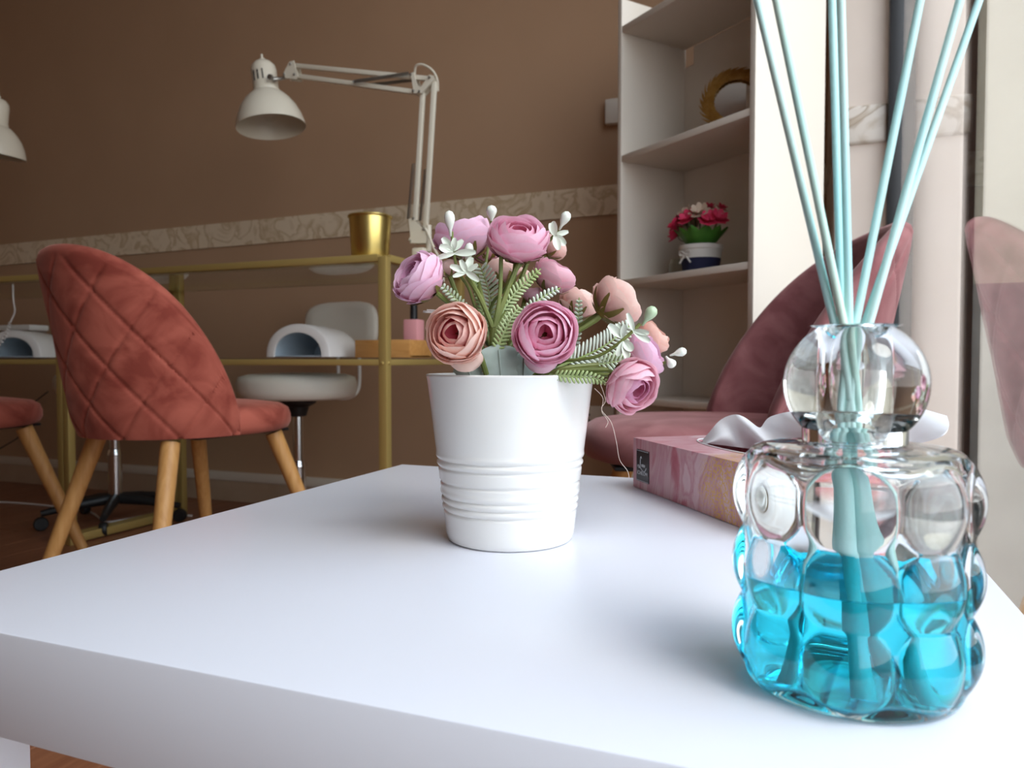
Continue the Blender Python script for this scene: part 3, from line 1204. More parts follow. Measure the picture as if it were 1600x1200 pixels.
z = 0.006
while z < 0.115:
    d = 0.0
    for g in (0.0215, 0.0265, 0.0315, 0.0415, 0.0520, 0.0570):
        d -= 0.0011 * math.exp(-((z - g) / 0.0009) ** 2)
    for g in (0.024, 0.029, 0.0345, 0.0545, 0.0600):
        d += 0.0005 * math.exp(-((z - g) / 0.0016) ** 2)
    prof.append((potr(z) + d, z))
    z += 0.0007 if 0.018 < z < 0.064 else 0.004
prof += [(0.0587, 0.1140), (0.0590, 0.1150), (0.0583, 0.1158), (0.0570, 0.1150), (0.0560, 0.110), (0.0500, 0.060), (0.0470, 0.050), (0, 0.050)]
b = nb()
bm_lathe(b, prof, 72)
obj('pot_body', b, CERAMIC, pot, smooth=60)
b = nb()
bm_lathe(b, [(0, 0.0515), (0.0485, 0.0515), (0.0535, 0.094), (0.048, 0.097), (0.02, 0.099), (0, 0.099)], 40)
obj('floral_foam', b, mat('green_floral_foam', (0.05, 0.07, 0.03), 0.95, bump=0.6, bscale=200), pot, label='dark green foam filling the pot')

# ------------------------------------------------------------------ artificial flowers
HUB = Vector((PC.x, PC.y, ZT + 0.098))


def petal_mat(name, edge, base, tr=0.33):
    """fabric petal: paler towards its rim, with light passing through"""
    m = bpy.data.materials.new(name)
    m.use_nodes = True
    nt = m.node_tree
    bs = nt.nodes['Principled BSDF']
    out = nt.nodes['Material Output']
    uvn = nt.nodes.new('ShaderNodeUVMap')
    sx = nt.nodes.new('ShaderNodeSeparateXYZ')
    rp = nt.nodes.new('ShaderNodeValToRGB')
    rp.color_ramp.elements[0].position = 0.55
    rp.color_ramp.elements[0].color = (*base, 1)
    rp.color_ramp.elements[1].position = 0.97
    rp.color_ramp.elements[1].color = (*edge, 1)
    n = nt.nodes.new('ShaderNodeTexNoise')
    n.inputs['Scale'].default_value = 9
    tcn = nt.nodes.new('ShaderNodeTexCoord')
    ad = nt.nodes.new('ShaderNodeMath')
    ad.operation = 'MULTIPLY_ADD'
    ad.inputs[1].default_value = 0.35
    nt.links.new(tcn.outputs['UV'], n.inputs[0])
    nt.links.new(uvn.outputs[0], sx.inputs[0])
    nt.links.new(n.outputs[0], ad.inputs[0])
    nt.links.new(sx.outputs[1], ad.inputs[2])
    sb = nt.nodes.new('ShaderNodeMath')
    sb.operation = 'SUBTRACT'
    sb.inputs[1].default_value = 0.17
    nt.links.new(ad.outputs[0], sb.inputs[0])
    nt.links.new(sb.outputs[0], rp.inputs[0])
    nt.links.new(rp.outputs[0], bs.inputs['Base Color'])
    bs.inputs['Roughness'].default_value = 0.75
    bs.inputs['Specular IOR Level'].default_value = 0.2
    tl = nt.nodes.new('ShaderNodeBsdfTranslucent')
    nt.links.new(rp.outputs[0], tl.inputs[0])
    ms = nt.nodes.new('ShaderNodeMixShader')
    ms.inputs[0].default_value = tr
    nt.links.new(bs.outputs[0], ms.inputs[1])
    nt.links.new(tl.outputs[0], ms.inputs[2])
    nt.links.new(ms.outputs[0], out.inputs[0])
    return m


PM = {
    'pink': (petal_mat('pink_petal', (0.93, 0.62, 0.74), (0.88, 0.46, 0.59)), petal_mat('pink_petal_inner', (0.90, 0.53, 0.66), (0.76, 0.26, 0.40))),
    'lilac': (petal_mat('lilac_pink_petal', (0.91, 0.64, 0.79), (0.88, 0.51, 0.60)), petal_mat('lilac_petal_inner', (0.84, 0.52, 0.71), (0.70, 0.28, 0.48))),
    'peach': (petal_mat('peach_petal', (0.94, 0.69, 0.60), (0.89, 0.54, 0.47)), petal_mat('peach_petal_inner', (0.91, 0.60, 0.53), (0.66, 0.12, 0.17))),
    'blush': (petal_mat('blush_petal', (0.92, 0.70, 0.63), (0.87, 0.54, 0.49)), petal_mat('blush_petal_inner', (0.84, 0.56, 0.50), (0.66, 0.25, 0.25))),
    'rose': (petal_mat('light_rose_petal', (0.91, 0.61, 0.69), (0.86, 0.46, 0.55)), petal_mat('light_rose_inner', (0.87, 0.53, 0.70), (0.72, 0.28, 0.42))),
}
STEMG = mat('olive_green_stem', (0.12, 0.15, 0.035), 0.5, col2=(0.18, 0.20, 0.05), scale=40)
SEPAL = mat('olive_brown_sepal', (0.19, 0.14, 0.028), 0.55)
BUDW = mat('white_green_bud', (0.78, 0.80, 0.72), 0.3, sss=0.1)
PALELEAF = mat('pale_mint_leaf', (0.70, 0.75, 0.64), 0.45)
FERNW = mat('frosted_fern', (0.66, 0.72, 0.62), 0.6, col2=(0.38, 0.50, 0.20), scale=22, lo=0.46, hi=0.66)
FERNG = mat('green_fern', (0.28, 0.38, 0.10), 0.55, col2=(0.52, 0.60, 0.36), scale=25)
GREYLEAF = mat('grey_green_leaf', (0.36, 0.43, 0.39), 0.85, col2=(0.44, 0.51, 0.47), scale=60)

LAYERS = [(1.04, 106, 5, 94, 0.06), (1.01, 86, 5, 94, 0.05), (0.96, 69, 5, 94, 0.04), (0.87, 57, 5, 98, 0.03), (0.73, 49, 4, 112, 0.02),
          (0.57, 43, 4, 120, 0.01), (0.41, 38, 3, 150, 0.0)]
PCACHE = {}


def petal_mesh(layer, variant, key):
    ck = (layer, variant, key)
    if ck in PCACHE:
        return PCACHE[ck]
    R, top, n, width, curl = LAYERS[layer]
    rnd = random.Random(layer * 17 + variant * 101)
    top += rnd.uniform(-6, 6)
    wob = rnd.uniform(0, 6.28)
    b = nb()
    uvl = b.loops.layers.uv.new('UVMap')
    na, nbb = 9, 9
    g = []
    for i in range(na):
        a = -1 + 2 * i / (na - 1)
        row = []
        for j in range(nbb):
            t = j / (nbb - 1)
            wid = radians(width) / 2 * (0.40 + 0.60 * sin(pi * min(0.5, 0.62 * t + 0.06)))
            edge = radians(top) + radians(20) * abs(a) ** 3.0 + radians(2.2) * sin(5 * a + wob) * t
            pol = radians(168) + (edge - radians(168)) * t
            r = R * (1 + curl * t ** 7 + 0.020 * sin(3 * a + wob + 2 * t) + rnd.uniform(-0.006, 0.006)) * (1 + 0.035 * a)
            az = a * wid
            row.append((b.verts.new((r * sin(pol) * cos(az), r * sin(pol) * sin(az), 0.88 * r * cos(pol))), a, t))
        g.append(row)
    for i in range(na - 1):
        for j in range(nbb - 1):
            q = (g[i][j], g[i + 1][j], g[i + 1][j + 1], g[i][j + 1])
            f = b.faces.new([x[0] for x in q])
            for lp, x in zip(f.loops, q):
                lp[uvl].uv = (x[1] * 0.5 + 0.5, x[2])
            f.smooth = True
    me = bpy.data.meshes.new('petal')
    b.to_mesh(me)
    b.free()
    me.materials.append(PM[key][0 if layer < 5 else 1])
    PCACHE[ck] = me
    return me


def camvec(x, y, z):
    """x right, y up, z towards the viewer"""
    return (RIGHT * x + Vector((0, 0, y)) - FWD0 * z).normalized()


def make_flower(px, py, rpx, Z, face, key, label, layers=7, spin=0.0, squash=1.0, stem=True, loose=None, hub=None, elong=1.0):
    c = at(px, py, Z)
    R = rpx * Z / FPX
    n = camvec(*face)
    q = Vector((0, 0, 1)).rotation_difference(n)
    t = bpy.data.objects.new('ranunculus_flower', None)
    t.empty_display_size = 0.01
    COL.objects.link(t)
    t.location = c
    tag(t, label, 'flower', 'artificial ranunculus flowers in the white pot')
    head = bpy.data.objects.new('flower_head', None)
    head.empty_display_size = 0.01
    rnd = random.Random(int(px * 7 + py))
    # calyx carries the petals
    b = nb()
    bm_lathe(b, [(0, -1.02), (0.10, -1.02), (0.20, -0.97), (0.26, -0.90), (0.0, -0.80)], 12)
    for k in range(8):
        a = 2 * pi * k / 8

        def sepal(u_, v_, a=a):
            pol = radians(174 - 58 * u_)
            w = 0.14 * (1 - 0.75 * u_ ** 3)
            r = 1.07 + 0.06 * u_
            x = r * sin(pol)
            cc = (v_ - 0.5) * 2 * w
            return Vector((x * cos(a) - cc * sin(a), x * sin(a) + cc * cos(a), 0.88 * elong * r * cos(pol)))
        bm_grid(b, sepal, 5, 3)
    M = Matrix.Diagonal((R, R, R * squash, 1))
    M = q.to_matrix().to_4x4() @ M
    bmesh.ops.transform(b, matrix=M, verts=b.verts)
    hd = obj('calyx', b, SEPAL, t, smooth=50, fixn=False, label='olive green calyx under the petals')
    head = hd
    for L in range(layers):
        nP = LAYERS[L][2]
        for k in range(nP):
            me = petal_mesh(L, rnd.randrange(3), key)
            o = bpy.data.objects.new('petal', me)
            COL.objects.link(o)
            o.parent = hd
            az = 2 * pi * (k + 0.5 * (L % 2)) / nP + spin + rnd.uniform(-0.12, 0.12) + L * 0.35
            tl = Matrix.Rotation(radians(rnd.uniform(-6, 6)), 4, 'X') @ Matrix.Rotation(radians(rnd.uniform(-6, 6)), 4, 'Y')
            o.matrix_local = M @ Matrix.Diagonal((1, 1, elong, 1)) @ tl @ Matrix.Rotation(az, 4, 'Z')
    if loose is not None:
        # one outer petal hanging loose below the head
        lx, ly, lr = loose
        pl = at(lx, ly, Z + 0.006) - c
        b = nb()
        uvl = b.loops.layers.uv.new('UVMap')
        rr = lr * Z / FPX
        dn = Vector((0, 0, -1))

        def lp(u_, v_):
            ang = (v_ - 0.5) * pi * 1.1
            w = sin(pi * min(0.97, 0.10 + 0.80 * u_)) ** 0.5
            return pl + RIGHT * (sin(ang) * rr * w * 1.0) + dn * (rr * 1.5 * (u_ - 0.5) * (0.75 + 0.25 * cos(ang))) - FWD0 * (rr * 0.35 * cos(ang) - rr * 0.25 * u_)
        g = bm_grid(b, lp, 9, 9)
        for f in b.faces:
            for l in f.loops:
                l[uvl].uv = (0.5, 0.9)
        obj('petal', b, PM[key][0], hd, smooth=180, fixn=False)
    if stem:
        p0 = c - n * R * 0.9 * squash * elong
        h = (hub or HUB) + Vector((rnd.uniform(-0.016, 0.016), rnd.uniform(-0.016, 0.016), 0))
        dl = (p0 - h).length
        pts = bez(p0, p0 - n * dl * 0.35, h + Vector((0, 0, dl * 0.35)), h, 14)
        b = nb()
        bm_tube(b, [p - c for p in pts], [0.0019] * 2 + [0.0016] * 12, 8)
        obj('stem', b, STEMG, t)
    return t


make_flower(711, 520, 47, 0.462, (-0.22, 0.10, 1.0), 'peach', 'peach ranunculus with deep pink centre facing us at front left over the pot rim', spin=0.3, loose=(727, 560, 29))
make_flower(852, 521, 49, 0.462, (0.06, 0.05, 1.0), 'pink', 'bright pink ranunculus facing us at front centre over the pot rim', spin=1.0, loose=(846, 563, 28))
make_flower(650, 431, 43, 0.490, (-0.75, 0.62, 0.55), 'lilac', 'lilac pink ranunculus leaning furthest left in the white pot', spin=0.2)
make_flower(811, 368, 47, 0.500, (0.10, 0.85, 0.62), 'pink', 'large pink ranunculus at the very top centre of the bunch', spin=0.7, squash=0.92)
make_flower(723, 364, 45, 0.560, (-0.15, 0.95, 0.05), 'lilac', 'lilac ranunculus turned upward at top left, behind the white bud sprig', spin=2.0)
make_flower(762, 387, 27, 0.585, (-0.1, 0.9, -0.2), 'rose', 'rose ranunculus half hidden below the top left lilac flower', layers=5)
make_flower(784, 423, 30, 0.575, (-0.2, 0.85, -0.3), 'blush', 'blush flower behind the green stems below the topmost pink flower', layers=5)
make_flower(812, 431, 22, 0.590, (0.5, 0.85, -0.1), 'blush', 'small blush flower behind stems, left of the right-hand rose flower', layers=5)
make_flower(868, 427, 33, 0.535, (0.45, 0.85, 0.20), 'rose', 'rose pink ranunculus right of centre, below the top white bud', spin=1.3)
make_flower(833, 457, 16, 0.545, (0.1, 0.9, 0.1), 'pink', 'tiny pink bud between fern leaves above the front pink flower', layers=4, elong=1.15)
make_flower(905, 472, 31, 0.565, (0.35, 0.85, -0.25), 'blush', 'peach blush ranunculus behind the front pink flower, turned away', layers=5)
make_flower(967, 469, 41, 0.505, (0.72, 0.62, -0.20), 'blush', 'pale blush ranunculus turned to the shelf, its green calyx showing', spin=0.5)
make_flower(991, 606, 43, 0.462, (0.50, -0.42, 0.76), 'rose', 'light pink ranunculus drooping lowest at right beside the pot', spin=0.9)
make_flower(1011, 551, 37, 0.505, (0.75, 0.40, 0.30), 'lilac', 'lilac pink flower directly above the lowest drooping flower', spin=0.1)
make_flower(1024, 524, 27, 0.535, (0.7, 0.6, 0.2), 'peach', 'small peach flower at far right behind the green-tipped bud', layers=5)
make_flower(866, 384, 22, 0.560, (0.6, 0.75, -0.1), 'blush', 'small blush flower tucked behind the topmost pink flower at right', layers=5)
make_flower(698, 417, 17, 0.560, (-0.3, 0.9, 0.0), 'blush', 'small pale blush flower between left lilac flower and white bud sprig', layers=5)


def leaf_grid(p0, d, side, L, w, cup=0.15, droop=0.0, n=7):
    """an oblong leaf starting at p0, growing along d"""
    d = d.normalized()
    side = (side - d * side.dot(d)).normalized()
    nn = d.cross(side)

    def f(u_, v_):
        ww = w * sin(pi * min(0.97, 0.06 + 0.80 * u_)) ** 0.75
        c = (v_ - 0.5) * 2
        return p0 + d * (L * u_) + side * (ww * c) + nn * (cup * w * (c * c) - droop * L * u_ * u_)
    return f


def sprig(label, path, nodes, buds, hubpt=None):
    """path: px points of the stem (px,py,Z) from tip to hub; nodes: leaf whorls; buds: teardrops"""
    base = at(*path[0])
    t = bpy.data.objects.new('bud_sprig', None)
    COL.objects.link(t)
    t.location = base
    tag(t, label, 'sprig', 'white bud sprigs in the bouquet')
    pts = [at(*p) for p in path] + [(hubpt or HUB) + Vector((random.uniform(-0.01, 0.01), random.uniform(-0.01, 0.01), 0))]
    b = nb()
    bm_tube(b, [p - base for p in smooth_path(pts, 6)], 0.0011, 8)
    obj('stem', b, STEMG, t)
    for (x, y, Z, dx, dy, Lp, wp, green) in buds:
        d = camvec(dx, dy, 0.15)
        p = at(x, y, Z)
        L, w = Lp * Z / FPX, wp * Z / FPX
        b = nb()
        M = Matrix.Translation(p - base) @ Vector((0, 0, 1)).rotation_difference(d).to_matrix().to_4x4()
        bm_lathe(b, [(0, -L * 0.75), (w * 0.20, -L * 0.7), (w * 0.32, -L * 0.3), (w * 0.75, L * 0.05), (w * 1.0, L * 0.38), (w * 0.95, L * 0.62), (w * 0.62, L * 0.85), (0, L * 0.95)], 16, M)
        obj('bud', b, BUDW if not green else mat('green_white_bud', (0.48, 0.60, 0.40), 0.25), t, smooth=180)
    for (x, y, Z, dirs, Lp, wp) in nodes:
        p = at(x, y, Z) - base
        for (dx, dy, dz) in dirs:
            d = camvec(dx, dy, dz)
            b = nb()
            side = d.cross(FWD0)
            if side.length < 0.1:
                side = RIGHT.copy()
            bm_grid(b, leaf_grid(p, d, side, Lp * random.uniform(0.7, 1.1) * Z / FPX, wp * random.uniform(0.6, 0.95) * Z / FPX, 0.35, random.uniform(0.0, 0.35)), 8, 5)
            obj('leaf', b, PALELEAF, t, smooth=180)
    return t


sprig('white bud sprig in front of the top left lilac flower', [(706, 362, 0.50), (709, 395, 0.50), (716, 425, 0.50), (732, 450, 0.50), (746, 490, 0.505)],
      [(708, 392, 0.498, [(-0.6, 0.75, 0.3), (0.7, 0.75, 0.2), (-0.95, 0.25, 0.4), (0.15, 0.9, 0.5)], 24, 8),
       (711, 396, 0.497, [(-1.0, -0.25, 0.3), (0.75, 0.02, 0.3)], 30, 7),
       (729, 425, 0.495, [(-0.8, -0.3, 0.4), (0.8, 0.5, 0.3), (-0.3, 0.6, 0.4), (0.45, -0.35, 0.6), (-0.7, 0.25, 0.3), (0.3, 0.9, 0.1)], 30, 6.5)],
      [(703, 352, 0.497, -0.05, 1.0, 24, 8.5, False), (731, 402, 0.50, 0.15, 1.0, 24, 7.5, False)])
sprig('single round white bud between the two top flowers', [(768, 345, 0.545), (765, 372, 0.55), (758, 420, 0.545), (752, 480, 0.53)], [],
      [(768, 337, 0.545, 0.0, 1.0, 17, 8.5, False)])
sprig('white bud sprig right of the topmost pink flower', [(872, 360, 0.515), (862, 372, 0.515), (845, 390, 0.515), (815, 412, 0.515), (790, 450, 0.51), (765, 495, 0.51)],
      [(867, 368, 0.513, [(0.9, 0.25, 0.3), (0.75, -0.7, 0.3), (0.2, -0.95, 0.5), (-0.3, 0.9, 0.2), (-0.1, 0.5, 0.6)], 26, 7)],
      [(880, 347, 0.513, 0.45, 0.9, 19, 8.0, False)])
sprig('green-tipped bud sprig arching right over the pale fern', [(1000, 506, 0.472), (988, 518, 0.472), (965, 538, 0.472), (935, 556, 0.475), (905, 562, 0.48), (870, 570, 0.49)],
      [(972, 527, 0.470, [(-0.35, 0.95, 0.2), (-0.75, 0.65, 0.3), (0.1, 0.9, 0.5)], 28, 8),
       (975, 534, 0.470, [(0.1, -0.9, 0.5), (-0.45, -0.85, 0.4), (0.55, -0.65, 0.5)], 28, 9),
       (990, 517, 0.470, [(0.85, -0.15, 0.4), (0.75, -0.55, 0.4), (-0.35, 0.9, 0.3)], 28, 7)],
      [(1012, 496, 0.472, 0.55, 0.85, 21, 9.5, True)])
sprig('pair of small white buds at the far right edge of the bunch', [(1040, 566, 0.50), (1015, 575, 0.505), (960, 578, 0.51), (900, 580, 0.515)], [],
      [(1058, 552, 0.50, 0.95, 0.3, 16, 7.0, False), (1046, 564, 0.498, 0.55, -0.75, 13, 7.5, False)])


def fern(label, path, wpx, m, lean=0.6, step=6.5, sides=(-1, 1), z0=0.18):
    P = smooth_path([at(*p) for p in path], 10)
    base = P[0]
    t = bpy.data.objects.new('fern_leaf', None)
    COL.objects.link(t)
    t.location = base
    tag(t, label, 'fern leaf', 'artificial fern leaves in the bouquet')
    b = nb()
    n = len(P)
    bm_tube(b, [p - base for p in P], [0.0009 * (1 - 0.7 * i / n) + 0.0002 for i in range(n)], 6)
    obj('midrib', b, FERNG, t)
    b = nb()
    Zm = path[0][2]
    tot = sum((P[i + 1] - P[i]).length for i in range(n - 1))
    stp = step * Zm / FPX
    acc, nxt = 0.0, tot * z0
    for i in range(n - 1):
        d = P[i + 1] - P[i]
        while nxt <= acc + d.length and nxt < tot * 0.97:
            f = nxt / tot
            p = P[i] + d.normalized() * (nxt - acc) - base
            tang = d.normalized()
            sd = tang.cross(FWD0).normalized()
            Lw = wpx * Zm / FPX * (sin(pi * (0.12 + 0.80 * f)) ** 0.7)
            for s in sides:
                dd = (sd * s + tang * lean).normalized()
                r = stp * 0.36
                bm_tube(b, [p, p + dd * Lw * 0.15 - FWD0 * 0.0003, p + dd * Lw * 0.6 - FWD0 * 0.0006, p + dd * Lw * 0.92 - FWD0 * 0.0003, p + dd * Lw],
                        [r * 0.45, r * 0.8, r, r * 0.75, r * 0.25], 6)
            nxt += stp
        acc += d.length
    obj('leaflets', b, m, t, smooth=180)
    return t


fern('broad frosted white fern leaf standing in the middle behind the stems', [(760, 540, 0.525), (765, 490, 0.525), (762, 450, 0.525), (748, 412, 0.525)], 25, FERNW)
fern('green fern leaf curving up right below the topmost flower', [(768, 548, 0.495), (780, 500, 0.495), (803, 460, 0.495), (845, 420, 0.495)], 14, FERNG, sides=(-1, 1))
fern('short green fern leaf left of the front pink flower', [(770, 560, 0.480), (782, 532, 0.480), (798, 498, 0.480), (812, 480, 0.482)], 15, FERNG)
fern('white fern tip above the front pink flower', [(800, 520, 0.505), (828, 482, 0.505), (850, 463, 0.505), (876, 450, 0.505)], 11, FERNW)
fern('white fern leaf sticking out left above the peach flower', [(752, 545, 0.50), (735, 500, 0.50), (715, 470, 0.50), (684, 441, 0.50)], 11, FERNW)
fern('narrow fern leaf beside the central stems above the peach flower', [(752, 550, 0.505), (756, 510, 0.505), (748, 460, 0.505), (733, 420, 0.505)], 9, FERNG)
fern('large pale fern leaf spreading right behind the arching sprig', [(868, 575, 0.492), (900, 562, 0.492), (945, 540, 0.490), (985, 508, 0.490)], 26, FERNW)
fern('second pale fern leaf under the arching sprig at right', [(860, 580, 0.50), (905, 572, 0.495), (945, 568, 0.490), (990, 560, 0.490)], 20, FERNW)
fern('green fern leaf lying along the pot rim at right', [(850, 584, 0.475), (885, 588, 0.470), (920, 590, 0.466), (948, 597, 0.464)], 12, FERNG)
fern('small upright frosted fern tip right of the front pink flower', [(893, 560, 0.52), (900, 530, 0.52), (903, 500, 0.52), (905, 465, 0.52)], 9, FERNW)


def broad_leaf(label, base, tip, w, tilt, m=GREYLEAF):
    p0, p1 = at(*base), at(*tip)
    t = bpy.data.objects.new('grey_leaf', None)
    COL.objects.link(t)
    t.location = p0
    tag(t, label, 'leaf', 'soft grey-green leaves at the pot rim')
    d = p1 - p0
    side = (RIGHT * cos(tilt) + FWD0 * sin(tilt))
    b = nb()
    L = d.length
    W_ = w * base[2] / FPX
    dn = d.normalized()
    sd = (side - dn * side.dot(dn)).normalized()
    nn = dn.cross(sd)

    def f(u_, v_):
        c = (v_ - 0.5) * 2
        ww = W_ * (0.45 + 0.55 * sin(pi * min(0.5, 0.6 * u_))) * sqrt(max(0.02, 1 - max(0, (u_ - 0.72) / 0.28) ** 2.2)) * (1 + 0.11 * sin(u_ * 24))
        return dn * (L * u_) + sd * ww * c + nn * (0.25 * W_ * c * c + 0.10 * L * u_ * u_)
    bm_grid(b, f, 18, 9)
    lf_ = obj('leaf_blade', b, m, t, smooth=180)
    b = nb()
    bm_tube(b, [dn * (L * k / 8) + nn * (0.10 * L * (k / 8) ** 2 - 0.0004) for k in range(8)], 0.0006, 6)
    obj('midrib', b, m, t)
    return t


broad_leaf('large grey-green felt leaf between the two front flowers', (785, 612, 0.478), (779, 538, 0.476), 33, 0.15)
broad_leaf('grey-green leaf under the peach flower at the rim', (745, 610, 0.480), (724, 562, 0.482), 24, -0.1)
broad_leaf('grey-green leaf with pale edge right of centre at the rim', (815, 612, 0.485), (822, 552, 0.485), 26, 0.5)
broad_leaf('dark grey-green leaf tucked under the front pink flower', (845, 612, 0.472), (876, 578, 0.476), 18, 0.4)
broad_leaf('pale see-through petal-like leaf left of the peach flower', (705, 490, 0.515), (662, 481, 0.515), 13, 1.2,
           mat('pale_grey_petal', (0.70, 0.62, 0.60), 0.6))

# bare green stems with the joint where the bunch forks
t = bpy.data.objects.new('stem_bunch', None)
COL.objects.link(t)
JP = at(772, 512, 0.49)
t.location = JP
tag(t, 'thick green forked stems rising from the middle of the white pot', 'stems')
for (path, r) in (([(772, 600, 0.50), (768, 560, 0.492), (772, 512, 0.49)], 0.0024), ([(772, 512, 0.49), (781, 460, 0.492), (783, 395, 0.497)], 0.0015), ([(772, 512, 0.49), (790, 462, 0.494), (812, 405, 0.50)], 0.0019),
                  ([(770, 512, 0.49), (750, 465, 0.492), (730, 432, 0.495)], 0.0018), ([(770, 515, 0.49), (757, 480, 0.495), (745, 430, 0.51)], 0.0015), ([(775, 514, 0.49), (800, 470, 0.50), (826, 405, 0.52)], 0.0016),
                  ([(760, 585, 0.478), (752, 560, 0.474), (742, 540, 0.472)], 0.0019), ([(850, 592, 0.475), (885, 580, 0.472), (950, 578, 0.470)], 0.0016), ([(855, 590, 0.475), (900, 584, 0.473), (952, 586, 0.468)], 0.0014),
                  ([(845, 590, 0.475), (880, 576, 0.474), (935, 570, 0.478)], 0.0016), ([(890, 530, 0.52), (905, 512, 0.515), (938, 490, 0.507)], 0.0022)):
    b = nb()
    bm_tube(b, [p - JP for p in smooth_path([at(*p) for p in path], 7)], r, 8)
    obj('stem', b, STEMG, t)

# loose glue threads
THREAD = mat('pale_thread', (0.72, 0.58, 0.50), 0.5)
b = nb()
bm_tube(b, smooth_path([at(938, 600, 0.455), at(946, 625, 0.455), at(940, 640, 0.453), at(955, 660, 0.453), at(963, 690, 0.452), at(968, 718, 0.452), at(980, 735, 0.452), at(983, 746, 0.452)], 6), 0.00016, 5)
tag(obj('glue_thread', b, THREAD), 'longest pale glue thread hanging from the bunch beside the pot', 'thread')
b = nb()
bm_tube(b, smooth_path([at(929, 607, 0.455), at(942, 622, 0.455), at(940, 642, 0.454), at(947, 653, 0.454), at(950, 660, 0.454), at(946, 668, 0.454)], 6), 0.00016, 5)
tag(obj('glue_thread', b, THREAD), 'short curled glue thread hanging right at the pot side', 'thread')

# ------------------------------------------------------------------ tissue box
C0 = on_z(989.5, 760, ZT)
dirL = (RIGHT * 0.267 - FWD0 * 0.9637).normalized()
dirW = (RIGHT * 0.9637 + FWD0 * 0.267).normalized()
BL, BW, BH = 0.232, 0.118, 0.0485
ang = math.atan2(dirL.y, dirL.x)
bx = thing('tissue_box', 'pink and gold marbled tissue box behind the reed diffuser', 'tissue box', (C0.x, C0.y, ZT + 0.0004), ang)
# local x = along the long face (far -> near); local y = +-dirW
ysgn = 1 if Vector((-sin(ang), cos(ang), 0)).dot(dirW) > 0 else -1


def pinkmarble():
    m = bpy.data.materials.new('pink_gold_marbled_card')
    m.use_nodes = True
    nt = m.node_tree
    bs = nt.nodes['Principled BSDF']
    bs.inputs['Roughness'].default_value = 0.35
    t_ = nt.nodes.new('ShaderNodeTexCoord')
    mp_ = nt.nodes.new('ShaderNodeMapping')
    mp_.inputs['Scale'].default_value = (17, 7, 7)
    mp_.inputs['Location'].default_value = (0.6, 0.3, 0.1)
    n = nt.nodes.new('ShaderNodeTexNoise')
    n.inputs['Scale'].default_value = 1.0
    n.inputs['Detail'].default_value = 5
    n.inputs['Distortion'].default_value = 2.2
    r = nt.nodes.new('ShaderNodeValToRGB')
    e = r.color_ramp.elements
    e[0].position, e[0].color = 0.30, (0.40, 0.06, 0.10, 1)
    e[1].position, e[1].color = 0.72, (0.64, 0.40, 0.44, 1)
    for p_, c_ in ((0.39, (0.50, 0.15, 0.19)), (0.46, (0.62, 0.37, 0.40)), (0.54, (0.54, 0.24, 0.28)), (0.60, (0.66, 0.44, 0.47))):
        x_ = e.new(p_)
        x_.color = (*c_, 1)
    nt.links.new(t_.outputs['Object'], mp_.inputs[0])
    nt.links.new(mp_.outputs[0], n.inputs[0])
    nt.links.new(n.outputs[0], r.inputs[0])
    # gold flakes gathered in a band along the box
    sx_ = nt.nodes.new('ShaderNodeSeparateXYZ')
    nt.links.new(t_.outputs['Object'], sx_.inputs[0])
    n3 = nt.nodes.new('ShaderNodeTexNoise')
    n3.inputs['Scale'].default_value = 22
    n3.inputs['Detail'].default_value = 2
    nt.links.new(t_.outputs['Object'], n3.inputs[0])
    n2 = nt.nodes.new('ShaderNodeTexNoise')
    n2.inputs['Scale'].default_value = 420
    n2.inputs['Detail'].default_value = 2
    nt.links.new(t_.outputs['Object'], n2.inputs[0])
    rb = nt.nodes.new('ShaderNodeValToRGB')
    eb = rb.color_ramp.elements
    eb[0].position, eb[0].color = 0.55, (0, 0, 0, 1)
    eb[1].position, eb[1].color = 0.97, (0.25, 0.25, 0.25, 1)
    k1 = eb.new(0.72)
    k1.color = (1, 1, 1, 1)
    k2 = eb.new(0.82)
    k2.color = (0.55, 0.55, 0.55, 1)
    dv = nt.nodes.new('ShaderNodeMath')
    dv.operation = 'MULTIPLY_ADD'
    dv.inputs[1].default_value = 0.7
    dv.inputs[2].default_value = -0.35
    nt.links.new(n3.outputs[0], dv.inputs[0])
    dm = nt.nodes.new('ShaderNodeMath')
    dm.operation = 'MULTIPLY_ADD'
    dm.inputs[1].default_value = 4.3
    nt.links.new(sx_.outputs[0], dm.inputs[0])
    nt.links.new(dv.outputs[0], dm.inputs[2])
    nt.links.new(dm.outputs[0], rb.inputs[0])
    mu = nt.nodes.new('ShaderNodeMath')
    mu.operation = 'MULTIPLY'
    gt = nt.nodes.new('ShaderNodeValToRGB')
    gt.color_ramp.elements[0].position = 0.48
    gt.color_ramp.elements[1].position = 0.53
    nt.links.new(n2.outputs[0], gt.inputs[0])
    nt.links.new(gt.outputs[0], mu.inputs[0])
    nt.links.new(rb.outputs[0], mu.inputs[1])
    mc = nt.nodes.new('ShaderNodeMix')
    mc.data_type = 'RGBA'
    nt.links.new(mu.outputs[0], mc.inputs[0])
    nt.links.new(r.outputs[0], mc.inputs[6])
    mc.inputs[7].default_value = (0.70, 0.43, 0.12, 1)
    nt.links.new(mc.outputs[2], bs.inputs['Base Color'])
    mm = nt.nodes.new('ShaderNodeMath')
    mm.operation = 'MULTIPLY'
    mm.inputs[1].default_value = 0.6
    nt.links.new(mu.outputs[0], mm.inputs[0])
    nt.links.new(mm.outputs[0], bs.inputs['Metallic'])
    return m


PMARB = pinkmarble()
cx_, cy_ = BL / 2, ysgn * BW / 2
b = nb()
# four walls + floor, and a top with an oval opening
NS_ = 48
oval = [(cx_ + 0.082 * cos(2 * pi * k / NS_), cy_ + 0.027 * sin(2 * pi * k / NS_)) for k in range(NS_)]


